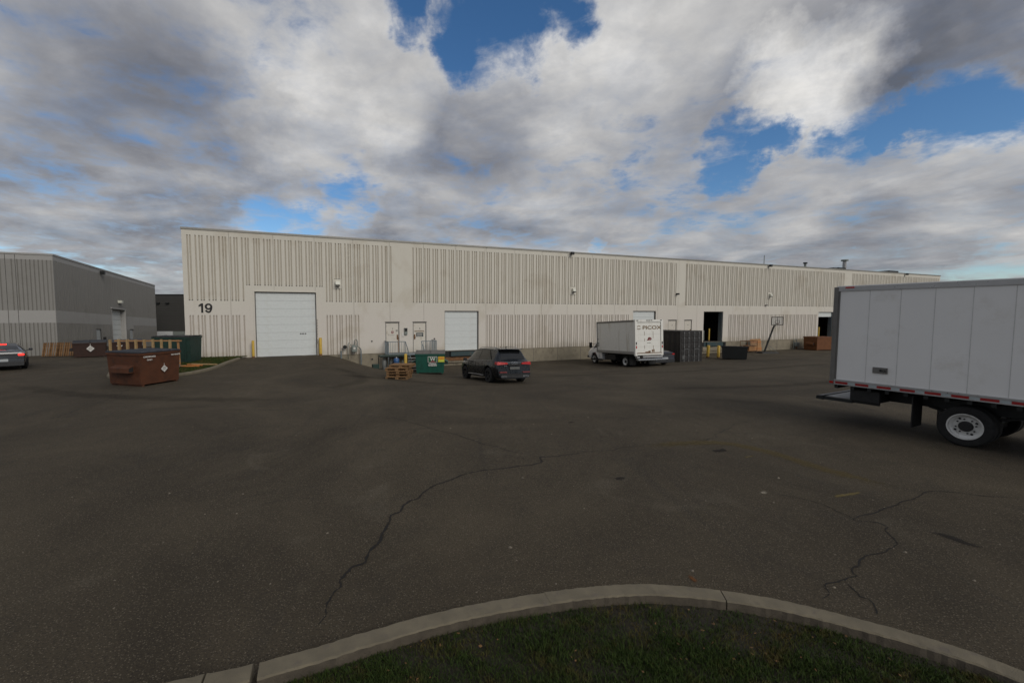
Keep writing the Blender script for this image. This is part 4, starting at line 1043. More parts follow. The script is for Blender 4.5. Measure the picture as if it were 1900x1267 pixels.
bf = b.build('backboard_frame', 'black_metal', HP)
m_ = bpy.data.materials.new('clear_board'); m_.use_nodes = True; m_.node_tree.nodes['Principled BSDF'].inputs['Base Color'].default_value = (.5,.52,.52,1); m_.node_tree.nodes['Principled BSDF'].inputs['Alpha'].default_value = .22; m_.node_tree.nodes['Principled BSDF'].inputs['Roughness'].default_value = .1; M['clear_board'] = m_
MB(T=Tb).box(-.57, .57, -.008, .008, -.45, .45).build('backboard_panel', 'clear_board', bf)
b = MB(T=Tb)
for a, c, z0, z1 in ((-.22,.22,-.30,-.27),(-.22,.22,.08,.11),(-.22,-.19,-.27,.08),(.19,.22,-.27,.08)): b.box(a, c, -.014, -.009, z0, z1)
b.build('target_square', 'black', bf)
ring = [(math.cos(a)*.23, -.33+math.sin(a)*.23, -.33) for a in [k*math.pi/10 for k in range(21)]]
b = MB(T=Tb); b.tube(ring, .015, 6, caps=False); b.box(-.06,.06,-.12,-.03,-.36,-.30); b.build('rim', 'rust_brown', HP)
b = MB(T=Tb)
for k in range(12):
    a = k*math.pi/6; c = (k+.5)*math.pi/6
    b.tube([(math.cos(a)*.22,-.33+math.sin(a)*.22,-.34),(math.cos(c)*.15,-.33+math.sin(c)*.15,-.55),(math.cos(a)*.12,-.33+math.sin(a)*.12,-.72)], .006, 4)
b.build('net', 'paper_white', HP)
# leaning sheet of wood and cage cart
o = fthing('wood_panel', 53.0, .55, -1.08, 'orange brown wooden crate panel leaning against the dock wall', 'wood panel')
o.rotation_euler = (R(-9), 0, ANG)
for k in range(6): MB().box(-.85+k*.285, -.58+k*.285, -.012, .012, .02, 1.33+.03*(k%2)).build('board', 'plywood', o)
for z in (.25, .95): MB().box(-.83, .85, -.05, -.0125, z, z+.09).build('batten', 'orange_wood', o)
o = fthing('cage_trolley', 51.2, .9, -1.08, 'rusty wire cage trolley loaded with wood left of the leaning panel', 'trolley')
b = MB()
for x in (-.75, .75):
    for y in (-.4, .4): b.box(x-.02, x+.02, y-.02, y+.02, .12, 1.22)
for z in (.7, 1.2):
    for y in (-.4, .4): b.box(-.75, .75, y-.015, y+.015, z-.02, z+.02)
    for x in (-.75, .75): b.box(x-.015, x+.015, -.4, .4, z-.02, z+.02)
b.build('trolley_frame', 'rust', o)
for k in range(10): x = -.66+k*.147; MB().box(x-.01, x+.01, -.425, -.405, .7, 1.2).build('wire_bar', 'meter_grey', o)
MB().box(-.75, .75, -.4, .4, .12, .17).build('trolley_floor', 'rust', o)
for x in (-.6, .6): MB().tube([(x,-.42,.07),(x,-.36,.07)], .07, 12).build('caster', 'rubber', o)
o = fthing('scrap_crate', 51.35, .9, -.905, 'brown crate standing inside the cage trolley', 'crate')
for k in range(3): MB().box(-.5, .45, -.32, .32, .01+k*.17, .16+k*.17).build('slat', 'plywood', o)
# ------------------------------------------------------------------ wheels
def wheel(parent, x, y, r, wd, side, rim='rim_dark', spokes=5, rr=.66, truck=False, z=None):
    T = T_(x, y, r if z is None else z) @ (Matrix.Rotation(math.pi, 4, 'Z') if side > 0 else Matrix.Identity(4))
    # outward face at -y after T
    h = wd/2
    b = MB(); b.lathe([(r*rr,-h*.86),(r*.80,-h),(r*.93,-h*.96),(r,-h*.72),(r,0),(r,h*.72),(r*.93,h),(r*rr,h*.8)], 36, T=T)
    for k in range(36):
        if k % 2: continue
    w_ = b.build('wheel', 'rubber', parent, True, 35)
    b = MB(); R0 = r*rr
    if truck:
        b.lathe([(R0*1.0,-h*.86),(R0*1.02,-h*.92),(R0*.94,-h*.90),(R0*.90,-h*.5),(R0*.74,-h*.30),(R0*.70,-h*.12),(R0*.42,-h*.12),(R0*.40,-h*.18)], 40, T=T)
        for k in range(8):
            a = k*math.pi/4+.2; c = Vector((math.cos(a)*R0*.56, -h*.13, math.sin(a)*R0*.56))
            b.tube([c, c+Vector((0,-.03,0))], R0*.055, 7, 1, T=T)
        for k in range(4):
            a = k*math.pi/2+.55; b.lathe([(0.001,-h*.300),(R0*.085,-h*.301)], 12, 1, T=T @ Matrix.Translation((math.cos(a)*R0*.66, -h*.02, math.sin(a)*R0*.66)))
        b.lathe([(R0*.41,-h*.12),(R0*.40,-h*.50),(R0*.33,-h*.62),(.001,-h*.62)], 24, 1, T=T)
    else:
        b.lathe([(R0*1.0,-h*.86),(R0*.93,-h*.88),(R0*.90,-h*.45),(R0*.3,-h*.40),(.001,-h*.40)], 32, T=T, mis=[0,0,1,1])
        for k in range(spokes):
            a = k*2*math.pi/spokes+.3; dx, dz = math.cos(a), math.sin(a); px_, pz_ = -dz, dx; w1, w2 = R0*.13, R0*.10
            b.add([(px_*w1+dx*R0*.1,-h*.66,pz_*w1+dz*R0*.1),(-px_*w1+dx*R0*.1,-h*.66,-pz_*w1+dz*R0*.1),(-px_*w2+dx*R0*.93,-h*.84,-pz_*w2+dz*R0*.93),(px_*w2+dx*R0*.93,-h*.84,pz_*w2+dz*R0*.93),
                   (px_*w1+dx*R0*.1,-h*.42,pz_*w1+dz*R0*.1),(-px_*w1+dx*R0*.1,-h*.42,-pz_*w1+dz*R0*.1),(-px_*w2+dx*R0*.93,-h*.5,-pz_*w2+dz*R0*.93),(px_*w2+dx*R0*.93,-h*.5,pz_*w2+dz*R0*.93)],
                  [(0,1,2,3),(1,0,4,5),(2,1,5,6),(3,2,6,7),(0,3,7,4)], T=T)
        b.lathe([(R0*.2,-h*.5),(R0*.18,-h*.72),(.001,-h*.72)], 14, T=T)
    b.build('rim', [rim, 'black'], w_, True, 35)
    return w_
# ------------------------------------------------------------------ car body loft
class Car:
    def __init__(s, rows, wheels, R_, zf=.22, zs=.30, crown=.03, tuck=.05):
        s.rows0 = rows; s.R = R_; s.wh = wheels; s.zf = zf; s.zs = zs; s.crown = crown
        s.rows = []; s.tuck = tuck
        for i in range(len(rows)-1):
            L_ = abs(rows[i+1][6]-rows[i][6]); n = max(2, int(L_/.08))
            for k in range(n): s.rows.append(s.lerp(i + k/n))
        s.rows.append(rows[-1])
    def lerp(s, u):
        r = s.rows0; i = min(int(u), len(r)-2); f = u-i
        # catmull-rom for smoothness, clamped
        p0, p1, p2, p3 = r[max(i-1,0)], r[i], r[i+1], r[min(i+2,len(r)-1)]
        o = []
        for a,b_,c,d_ in zip(p0,p1,p2,p3):
            m1 = (c-a)*.5*.6; m2 = (d_-b_)*.5*.6
            o.append((2*f**3-3*f*f+1)*b_ + (f**3-2*f*f+f)*m1 + (-2*f**3+3*f*f)*c + (f**3-f*f)*m2)
        return o
    def ring(s, r):
        xt,zt,yt,xb,zb,yb,xl = r; arch = 0
        for xw in s.wh:
            dd = s.R**2-(xl-xw)**2
            if dd > 0: arch = max(arch, s.R*.93 + math.sqrt(dd))
        zs = max(s.zs, arch); z1 = max(s.zs+.12, arch+.012); z2 = max((s.zs+zb)/2, arch+.03); zb2 = max(zb, z2+.02)
        zin = max(s.zf, arch)
        return [(xl,0,s.zf),(xl,yb*.62,s.zf),(xl,yb*.64,zin),(xl,yb-.06,zs),(xl,yb-.01,z1),((xl+xb)/2,yb+.012,z2),(xb,yb,zb2-.04),(xb+(xt-xb)*.04,yb-.02,zb2+.01),
                (xt,yt,zt-.02),(xt,yt-.05,zt+.005),(xt,yt*.5,zt+s.crown*.8),(xt,0,zt+s.crown)]
    def body(s, m, parent, name='body'):
        b = MB(); rings = []
        for r in s.rows:
            h = s.ring(r); full = [(x,-y,z) for x,y,z in h] + [(x,y,z) for x,y,z in h[-2:0:-1]]
            rings.append(full)
        n = len(rings[0])
        for rg in rings: b.v += rg
        for i in range(len(rings)-1):
            for k in range(n):
                k2 = (k+1) % n; b.f.append((i*n+k, i*n+k2, (i+1)*n+k2, (i+1)*n+k))
                b.m.append(1 if k in (0,1,2,n-1,n-2,n-3) else 0)
        # end caps: vertical strips
        for e_, fl in ((0, False), ((len(rings)-1)*n, True)):
            half = n//2
            for k in range(half):
                a, c = k, k+1; a2, c2 = (n-k) % n, n-k-1
                f = [e_+a, e_+c, e_+c2, e_+a2]
                f = list(dict.fromkeys(f))
                if len(f) > 2: b.f.append(f if not fl else f[::-1]); b.m.append(1 if k < 2 else 0)
        o = b.build(name, [m, 'black'], parent, True, 32)
        return o
    def side(s, u, v, sgn, off=.007):
        h = s.ring(s.lerp(u)); a, c = Vector(h[7]), Vector(h[8]); p = a.lerp(c, v); n = Vector((0, 1, .35)).normalized()
        p = p + n*(off + .022*math.sin(math.pi*max(0,min(1,v)))); return (p.x, sgn*p.y, p.z)
    def side_glass(s, parent, quad, sgn, m='glass_dark', name='side_window', n=8):
        """quad: (u0b,u1b,u0t,u1t,v0,v1)"""
        b = MB(); u0b,u1b,u0t,u1t,v0,v1 = quad; rw = 5
        for j in range(rw):
            f = j/(rw-1); v = v0+(v1-v0)*f; a = u0b+(u0t-u0b)*f; c = u1b+(u1t-u1b)*f
            for i in range(n+1): b.v.append(s.side(a+(c-a)*i/n, v, sgn))
        for j in range(rw-1):
            for i in range(n):
                q_ = (j*(n+1)+i, j*(n+1)+i+1, (j+1)*(n+1)+i+1, (j+1)*(n+1)+i); b.f.append(q_ if sgn < 0 else q_[::-1]); b.m.append(0)
        return b.build(name, m, parent, True)
    def top_glass(s, parent, u0, u1, i0=.06, i1=.06, m='glass_dark', name='windscreen', off=.01, n=8):
        b = MB(); rw = 6
        for j in range(rw):
            u = u0+(u1-u0)*j/(rw-1); r = s.lerp(u); w_ = r[2]-(i0+(i1-i0)*j/(rw-1))
            r2 = s.lerp(min(u+.01, len(s.rows0)-1.001)); t = Vector((r2[0]-r[0], 0, r2[1]-r[1])); 
            nrm = Vector((-t.z, 0, t.x)).normalized() if t.length > 1e-6 else Vector((0,0,1))
            for i in range(n+1):
                f = -1+2*i/n; z = r[1] + s.crown*(1-abs(f)**1.7); p = Vector((r[0], f*w_, z)) + nrm*off; b.v.append(p[:])
        for j in range(rw-1):
            for i in range(n): b.f.append((j*(n+1)+i, j*(n+1)+i+1, (j+1)*(n+1)+i+1, (j+1)*(n+1)+i)); b.m.append(0)
        return b.build(name, m, parent, True)
def place(o, x, y, head, wb):
    """rear axle at x,y ; heading vector"""
    hx, hy = head; l = math.hypot(hx, hy); hx /= l; hy /= l
    z0 = ground(x, y); z1 = ground(x+hx*wb, y+hy*wb)
    zl = ground(x-hy*.8, y+hx*.8); zr = ground(x+hy*.8, y-hx*.8)
    yaw = math.atan2(hy, hx); pit = -math.atan2(z1-z0, wb); rol = math.atan2(zl-zr, 1.6)
    o.location = (x, y, (zl+zr)/2); o.rotation_mode = 'XYZ'
    o.rotation_euler = (Matrix.Rotation(yaw,3,'Z') @ Matrix.Rotation(pit,3,'Y') @ Matrix.Rotation(rol,3,'X')).to_euler()
# ---- SUV
SV = thing('suv', (0,0,0), 0, 'dark blue grey SUV parked in front of the closed dock door', 'car')
rows = [[-.84,1.03,.74,-.88,.93,.84,-.93],[-.72,1.12,.72,-.74,1.0,.88,-.82],[-.50,1.46,.63,-.52,1.03,.91,-.62],[-.40,1.57,.60,-.42,1.03,.92,-.5],[.3,1.635,.615,.25,1.03,.945,.2],[1.1,1.66,.62,1.1,1.02,.95,1.1],[1.75,1.63,.61,1.8,1.01,.95,1.8],[2.15,1.56,.59,2.25,1.0,.945,2.25],[2.80,1.12,.72,2.75,.97,.935,2.75],[3.35,1.02,.70,3.35,.88,.89,3.35],[3.62,.88,.60,3.66,.72,.78,3.68]]
C1 = Car(rows, (0, 2.82), .42)
C1.body('paint_navy', SV)
for sg in (-1, 1):
    C1.side_glass(SV, (3.3,5.0,3.95,4.95,.10,.90), sg, name='rear_side_window'); C1.side_glass(SV, (5.06,7.55,5.02,7.05,.10,.90), sg, name='front_side_window')
    b = MB(); 
    b.tube([C1.side(u/10., .98, sg, .02) for u in range(34, 72, 4)] , .014, 6); b.build('window_trim', 'chrome', SV)
    b = MB(); b.tube([C1.side(u/10., .05, sg, .012) for u in range(32, 78, 4)], .010, 6); b.build('waist_trim', 'chrome', SV)
    b = MB(); b.tube([(-.15,sg*.55,1.66),(.0,sg*.56,1.70),(.8,sg*.565,1.725),(1.5,sg*.56,1.70),(1.65,sg*.555,1.665)], .017, 6); b.build('roof_rail', 'chrome', SV)
    mr_ = MB(); mr_.bbox(2.28, 2.42, sg*1.13-.09, sg*1.13+.09, 1.00, 1.16, .03); mr_.bar((2.35, sg*.93, 1.02),(2.35, sg*1.06, 1.05), .05, .04); mr_.build('mirror', 'black', SV)
    # tail light wraps the corner
    b = MB(); b.hexa([(-.955,sg*.36,.90),(-.90,sg*.90,.87),(-.70,sg*.935,.90),(-.86,sg*.36,.90),(-.945,sg*.40,.98),(-.885,sg*.875,1.02),(-.70,sg*.92,1.02),(-.85,sg*.40,.98)] if sg > 0 else
                     [(-.90,sg*.90,.87),(-.955,sg*.36,.90),(-.86,sg*.36,.90),(-.70,sg*.935,.90),(-.885,sg*.875,1.02),(-.945,sg*.40,.98),(-.85,sg*.40,.98),(-.70,sg*.92,1.02)])
    b.build('tail_light', 'tail_red', SV)
    MB().box(-.965, -.90, min(sg*.42,sg*.80), max(sg*.42,sg*.80), .51, .555).build('reflector', 'sign_red', SV)
    b = MB(); b.box(-.985, -.93, min(sg*.45,sg*.72), max(sg*.45,sg*.72), .31, .37); b.build('exhaust', 'chrome', SV)
    MB().box(-.99, -.955, min(sg*.48,sg*.69), max(sg*.48,sg*.69), .322, .358).build('exhaust_opening', 'black', SV)
    for xh in (1.15, 2.05): MB().bar((xh-.11,sg*.965,.90),(xh+.11,sg*.965,.90),.03,.03).build('door_handle', 'paint_navy', SV)
    b = MB(); b.tube([(.50,sg*.957,.34),(1.2,sg*.958,.36),(2.3,sg*.955,.36)], .022, 6); b.build('sill_trim', 'alu', SV)
    for xd in (.62, 1.42, 2.32):
        MB().bar((xd,sg*.9615,.42),(xd+.02,sg*.958,.98),.008,.012).build('door_gap', 'black', SV)
C1.top_glass(SV, .9, 2.9, .10, .07, name='rear_window', off=.014)
C1.top_glass(SV, 7.15, 7.92, .05, .06, name='windscreen')
b = MB(); b.hexa([(-.66,-.60,1.585),(-.66,.60,1.585),(-.25,.62,1.62),(-.25,-.62,1.62),(-.64,-.58,1.61),(-.64,.58,1.61),(-.25,.6,1.655),(-.25,-.6,1.655)]); b.build('spoiler', 'paint_navy', SV)
MB().bar((-.05,0,1.67),(-.15,0,1.735),.03,.03).build('antenna', 'black', SV)
MB().box(-.965,-.905,-.34,.34,.84,.90).build('tailgate_lip', 'black', SV)
MB().box(-.95,-.915,-.26,.26,.66,.78).build('number_plate', 'plate_grey', SV)
b = MB(); b.box(-.975,-.90,-.84,.84,.42,.46); b.build('bumper_line', 'black', SV)
b = MB(); b.box(-.96,-.88,-.70,.70,.27,.41); b.build('bumper_lower', 'dark_plastic', SV)
b = MB()
for k in range(4):
    c = -.12+.08*k; b.tube([(-.925, c+math.cos(a)*.048, .955+math.sin(a)*.048) for a in [j*math.pi/8 for j in range(17)]], .008, 5, caps=False)
b.build('ring_emblem', 'chrome', SV)
MB().box(-.945,-.925,.42,.56,.80,.825).build('badge', 'chrome', SV)
for x in (0, 2.82):
    for sg in (-1, 1): wheel(SV, x, sg*.84, .365, .25, sg)
h_ = (-.40,.92); l_ = math.hypot(*h_); h_ = (h_[0]/l_, h_[1]/l_)
place(SV, 1.10+h_[1]*.84, 20.75-h_[0]*.84*-1*-1+0.0, h_, 2.82)
SV.location.x = .95 + h_[1]*.9; SV.location.y = 20.5 + (-h_[0])*.9
# ---- sedans
def sedan(paint, label, lit):
    o = thing('sedan', (0,0,0), 0, label, 'car')
    rows = [[-1.05,.98,.76,-1.08,.88,.86,-1.10],[-.85,1.06,.76,-.88,.93,.91,-.95],[-.45,1.10,.72,-.45,.97,.935,-.45],[.05,1.30,.63,.0,.98,.945,.0],[.5,1.42,.57,.5,.98,.95,.5],[1.2,1.475,.57,1.2,.97,.95,1.2],[1.75,1.43,.56,1.8,.96,.95,1.8],[2.6,1.06,.70,2.6,.94,.94,2.6],[3.4,.95,.70,3.4,.84,.91,3.4],[3.85,.80,.6,3.9,.66,.80,3.92]]
    c = Car(rows, (0, 3.0), .42); c.body(paint, o)
    for sg in (-1, 1):
        c.side_glass(o, (2.7,4.9,3.6,4.9,.08,.90), sg, name='rear_side_window'); c.side_glass(o, (4.98,6.8,4.98,6.2,.08,.90), sg, name='front_side_window')
        m_ = 'brake_lit' if lit else 'tail_red'
        b = MB(); y0, y1 = sorted((sg*.50, sg*.90)); b.box(-1.10, -1.04, y0, y1, .78, .89) ; b.build('tail_lamp_housing', 'dark_plastic', o)
        b = MB(); b.bbox(-1.125, -1.101, min(sg*.64,sg*.88), max(sg*.64,sg*.88), .79, .89, .02); b.build('tail_light', m_, o)
        mr_ = MB(); mr_.bbox(2.02, 2.16, sg*1.10-.09, sg*1.10+.09, .98, 1.12, .03); mr_.bar((2.1,sg*.92,.98),(2.1,sg*1.05,1.02),.05,.04); mr_.build('mirror', paint, o)
        for xh in (.75, 1.75): MB().bar((xh-.1,sg*.965,.86),(xh+.1,sg*.965,.86),.03,.03).build('door_handle', paint, o)
        MB().box(3.86, 3.93, min(sg*.45,sg*.75), max(sg*.45,sg*.75), .62, .70).build('headlight', 'headlight', o)
    c.top_glass(o, 2.05, 3.9, .05, .06, name='rear_window'); c.top_glass(o, 6.1, 6.95, .05, .06, name='windscreen')
    b = MB(); b.box(-1.115, -1.02, -.93, .93, .64, .67); b.box(-1.13, -1.0, -.86, .86, .24, .46, 1); b.build('rear_bumper', [paint, 'dark_plastic'], o)
    MB().box(-1.108,-1.085,-.5,.5,.78,.90).build('trunk_panel', 'dark_plastic', o)
    MB().box(-1.145,-1.12,-.26,.26,.48,.62).build('number_plate', 'plate', o)
    if lit: MB().bbox(.20,.38,-.17,.17,1.36,1.44,.01).build('third_brake_light', 'brake_lit', o)
    for x in (0, 3.0):
        for sg in (-1, 1): wheel(o, x, sg*.85, .35, .24, sg, rim='alu')
    return o
CAR = sedan('paint_silver', 'silver grey sedan with lit red brake lights at the left edge', True)
hd = (-.705, .71); place(CAR, -26.25, 24.15, hd, 3.0)
CA2 = sedan('paint_black', 'dark car tucked between the white box van and the container', False)
place(CA2, 14.1, 32.6, (-.30,.95), 3.0)
# ------------------------------------------------------------------ box van (cutaway)
VN = thing('box_van', (0,0,0), 0, 'old white box van with rusty roller door parked at the dock', 'truck')
x0, x1, y0, z0, z1 = -1.35, 3.45, 1.14, .95, 3.36
b = MB(); b.box(x0+.06, x1-.04, -y0+.02, y0-.02, z0+.12, z1-.10); b.build('cargo_box', 'white_old', VN)
b = MB()
for sg in (-1, 1):
    ya, yb_ = sorted((sg*(y0-.03), sg*(y0+.012))); b.box(x0+.06, x1, ya, yb_, z0, z0+.19)
b.build('bottom_rail', 'alu', VN)
b = MB()
for sg in (-1, 1):
    ya, yb_ = sorted((sg*(y0-.05), sg*(y0+.014))); b.box(x0+.06, x1, ya, yb_, z1-.12, z1)
    b.box(x1-.05, x1+.02, ya, yb_, z0, z1)
b.build('top_rail', 'grey_corner', VN)
MB().box(x0, x1+.01, -y0+.05, y0-.05, z1-.099, z1-.02).build('roof_panel', 'white_old', VN)
b = MB()
for sg in (-1, 1): ya, yb_ = sorted((sg*(y0-.15), sg*(y0+.018))); b.box(x0-.03, x0+.12, ya, yb_, z0-.10, z1+.01)
b.box(x0-.03, x0+.10, -y0+.15, y0-.15, z1-.16, z1+.01); b.build('rear_frame', 'white_old', VN)
b = MB(); b.box(x0-.04, x0+.10, -y0+.15, y0-.15, z0-.06, z0+.05); b.build('rear_sill', 'white_old', VN)
MB().box(x0-.045, x0+.05, -y0+.10, y0-.10, z0+.051, z0+.09).build('rusty_edge', 'rust', VN)
hs = (z1-.17-z0-.1)/5; me = None
for k in range(5):
    if me is None: o = MB().box(x0+.03, x0+.06, -y0+.16, y0-.16, .004, hs-.004).build('roller_door_slat', 'white_old', VN); me = o.data
    else: o = bpy.data.objects.new('roller_door_slat', me); COL.objects.link(o); o.parent = VN
    o.location.z = z0+.1+k*hs
RT = (R(90), 0, R(-90))
text('C PICOX', .36, 'brown_stain', 'worn_lettering', VN, (x0+.024, .0, 2.80), RT, bold=.008, sx=1.45, spacing=1.0)
b = MB(); rn = random.Random(4)
for k in range(13):
    y = rn.uniform(-.7,.4); z = 2.80+rn.uniform(-.13,.13); a_ = rn.uniform(.02,.07); b.box(x0+.0235, x0+.0295, y-a_, y+a_*.4, z-.012, z+.012)
b.build('paint_flaking', 'white_old', VN)
b = MB(); rn = random.Random(9)
for k in range(12): y = -.02+rn.uniform(-.15,.15); z = 2.02+rn.uniform(-.10,.10); b.box(x0+.022, x0+.029, y-.06, y+.05, z-.03, z+.03)
b.build('red_sticker', 'sign_red', VN)
MB().box(x0+.022, x0+.029, -.15, .15, 1.72, 1.75).build('door_pull', 'frame_dark', VN)
b = MB()
for (y, z, h2) in ((.36,2.4,.28),(.35,1.95,.22),(.36,1.45,.25),(-.36,2.3,.5),(-.37,1.4,.3)): b.box(x0+.022, x0+.029, y-.012, y+.012, z-h2/2, z+h2/2)
b.build('rust_streak', 'brown_stain', VN)
b = MB()
for (y, z, h2, w2) in ((-.05,1.13,.10,.09),(-.30,1.17,.16,.05),(-.42,1.18,.2,.04),(.1,1.09,.06,.2)): b.box(x0+.0215, x0+.0285, y-w2, y+w2, z-h2/2, z+h2/2)
b.build('rust_stain', 'rust', VN)
for sg in (-1, 1):
    for z, m_ in ((1.46,'tail_red'),(1.72,'black')): MB().box(x0-.05, x0-.031, sg*(y0-.07)-.035, sg*(y0-.07)+.035, z-.09, z+.09).build('marker_light', m_, VN)
    MB().box(x0-.05, x0-.031, sg*(y0-.16)-.07, sg*(y0-.16)+.07, z1-.07, z1-.02).build('clearance_light', 'black', VN)
for y in (-.18, 0, .18): MB().box(x0-.05, x0-.031, y-.06, y+.06, z1-.07, z1-.02).build('clearance_light', 'black', VN)
b = MB(); b.bbox(x0-.32, x0-.06, -y0+.02, y0-.02, .52, .64, .02); b.build('step_bumper', 'chrome', VN)
b = MB(); b.box(x0-.1, x0+.15, -y0+.1, y0-.55, .70, .84); b.box(x0-.1, x0+.1, y0-.3, y0-.05, .70, .82); b.build('bumper_bracket', 'alu', VN)
b = MB(); b.box(x0+.1, 3.9, -.45, -.33, .62, .86); b.box(x0+.1, 3.9, .33, .45, .62, .86); b.box(x0+.02, x1, -.9, .9, .861, .949); b.build('chassis', 'black', VN)
b = MB(); b.box(1.2, 2.6, .5, 1.0, .42, .82); b.box(1.2, 2.6, -1.0, -.5, .42, .82); b.build('fuel_tank', 'black', VN)
b = MB(); b.tube([(0,-.8,.38),(0,.8,.38)], .07, 8); b.tube([(0,-.15,.38),(0,.15,.38)], .17, 10); b.build('rear_axle', 'black', VN)
for sg in (-1, 1): MB().box(-.62, -.60, sg*.80-.28, sg*.80+.28, .16, .86).build('mud_flap', 'black', VN)
rows = [[3.0,2.10,.76,3.0,1.28,.97,3.0],[3.3,2.13,.77,3.3,1.27,.985,3.3],[3.75,2.03,.75,3.8,1.24,.99,3.8],[4.45,1.38,.86,4.4,1.19,.98,4.4],[4.95,1.20,.80,4.95,1.02,.94,4.95],[5.18,.95,.74,5.2,.80,.88,5.2]]
C3 = Car(rows, (4.15,), .46, zf=.34, zs=.42)
C3.body('white_cab', VN, 'cab')
for sg in (-1, 1):
    C3.side_glass(VN, (.55,2.75,.55,2.05,.06,.88), sg, name='door_window')
    mr_ = MB(); mr_.box(4.02, 4.12, sg*1.33-.10, sg*1.33+.10, 1.28, 1.72); mr_.tube([(4.0,sg*1.0,1.35),(4.05,sg*1.25,1.38)], .018, 6); mr_.tube([(4.0,sg*.95,1.6),(4.05,sg*1.25,1.62)], .018, 6); mr_.build('mirror', 'black', VN)
    MB().box(5.12, 5.22, sg*.7-.14, sg*.7+.14, .80, .95).build('headlight', 'headlight', VN)
    MB().bar((3.35,sg*.99,.5),(3.35,sg*1.0,1.2),.008,.012).build('door_gap', 'black', VN)
    MB().box(3.05, 4.6, min(sg*.86,sg*1.0), max(sg*.86,sg*1.0), .30, .40).build('step_board', 'black', VN) if sg else None
    wheel(VN, 4.15, sg*.88, .38, .22, sg, rim='rim_white', truck=True)
    wheel(VN, 0, sg*.93, .38, .20, sg, rim='rim_white', truck=True); wheel(VN, 0, sg*.68, .38, .20, sg, rim='rim_white', truck=True)
C3.top_glass(VN, 2.1, 2.95, .05, .07)
MB().box(5.1, 5.28, -.92, .92, .45, .62).build('front_bumper', 'black', VN)
MB().box(3.9, 3.98, .995, 1.003, .78, .93).build('door_decal', 'sign_red', VN)
MB().box(3.2, 3.44, y0-.018, y0-.013, 1.95, 2.0).build('side_decal', 'grey_lid', VN)
b = MB()
for k in range(3): b.box(3.14, 3.38, y0-.019, y0-.014, 1.44+.11*k, 1.49+.11*k)
b.build('side_lettering', 'dark_green', VN)
hv = (-.27, .963); place(VN, 12.36, 31.5, hv, 4.15)
# ------------------------------------------------------------------ big box truck on the right
TK = thing('box_truck', (0,0,0), 0, 'large white box truck with red and white reflective strip at the right edge', 'truck')
bx0, bx1, by, bz0, bz1 = -2.52, 5.1, 1.26, 1.08, 3.74
b = MB(); b.box(bx0+.1, bx1-.06, -by+.03, by-.03, bz0+.10, bz1-.09); b.build('cargo_box', 'white_panel', TK)
pan = .595; xk = bx0+.13; k = 0; mp_ = None
edges = [bx0+.13]
while edges[-1] < bx1-.1: edges.append(min(bx0+.755+pan*k, bx1-.07)); k += 1
for a, c in zip(edges, edges[1:]):
    for sg in (-1, 1):
        ya, yb_ = sorted((sg*(by-.029), sg*(by-.012))); MB().bbox(a+.004, c-.004, ya, yb_, bz0+.14, bz1-.14, .003).build('side_panel', 'white_panel', TK)
for sg in (-1, 1):
    for a in edges[1:-1]: ya, yb_ = sorted((sg*(by-.0118), sg*(by-.0095))); MB().box(a-.006, a+.006, ya, yb_, bz0+.15, bz1-.15).build('panel_seam', 'seam', TK)
for sg in (-1, 1):
    ya, yb_ = sorted((sg*(by-.06), sg*(by+.012))); MB().box(bx0+.1, bx1, ya, yb_, bz1-.14, bz1-.02).build('top_rail', 'rub_rail', TK)
    b = MB(); b.box(bx0+.1, bx1, ya, yb_, bz0, bz0+.145); y2 = sorted((sg*(by+.012), sg*(by+.024))); b.box(bx0+.1, bx1, y2[0], y2[1], bz0+.105, bz0+.13); b.box(bx0+.1, bx1, y2[0], y2[1], bz0+.005, bz0+.022); b.build('bottom_rail', 'rub_rail', TK)
    y2 = sorted((sg*(by+.012), sg*(by+.016))); x = bx0+.13; k = 0; mr2 = mw2 = None
    while x < bx1-.2:
        if mr2 is None:
            o = MB().box(0, .27, y2[0], y2[1], bz0+.03, bz0+.088).build('red_reflector', 'reflect_red', TK); mr2 = o.data; o2 = MB().box(.28, .425, y2[0], y2[1], bz0+.03, bz0+.088).build('white_reflector', 'reflect_white', TK); mw2 = o2.data
        else:
            o = bpy.data.objects.new('red_reflector', mr2); o2 = bpy.data.objects.new('white_reflector', mw2)
            for q_ in (o, o2): COL.objects.link(q_); q_.parent = TK
        o.location.x = o2.location.x = x; x += .437
b = MB()
for sg in (-1, 1):
    ya, yb_ = sorted((sg*(by-.16), sg*(by+.02))); b.box(bx0-.0, bx0+.10, ya, yb_, bz0-.02, bz1-.03); ya, yb_ = sorted((sg*(by-.02), sg*(by+.0))); b.box(bx0+.1, bx0+.135, ya, yb_, bz0+.145, bz1-.14)
b.box(bx0, bx0+.1, -by+.16, by-.16, bz1-.22, bz1-.03); b.box(bx0, bx0+.1, -by+.16, by-.16, bz0-.02, bz0+.09); b.build('rear_frame', 'grey_corner', TK)
MB().box(bx0+.05, bx1-.05, -by+.02, by-.02, bz1-.089, bz1-.0).build('roof_panel', 'white_panel', TK)
nn = 6; hs = (bz1-.23-bz0-.09)/nn
for k in range(nn): MB().box(bx0+.04, bx0+.07, -by+.165, by-.165, bz0+.09+k*hs+.004, bz0+.09+(k+1)*hs-.004).build('roller_door_slat', 'white_panel', TK)
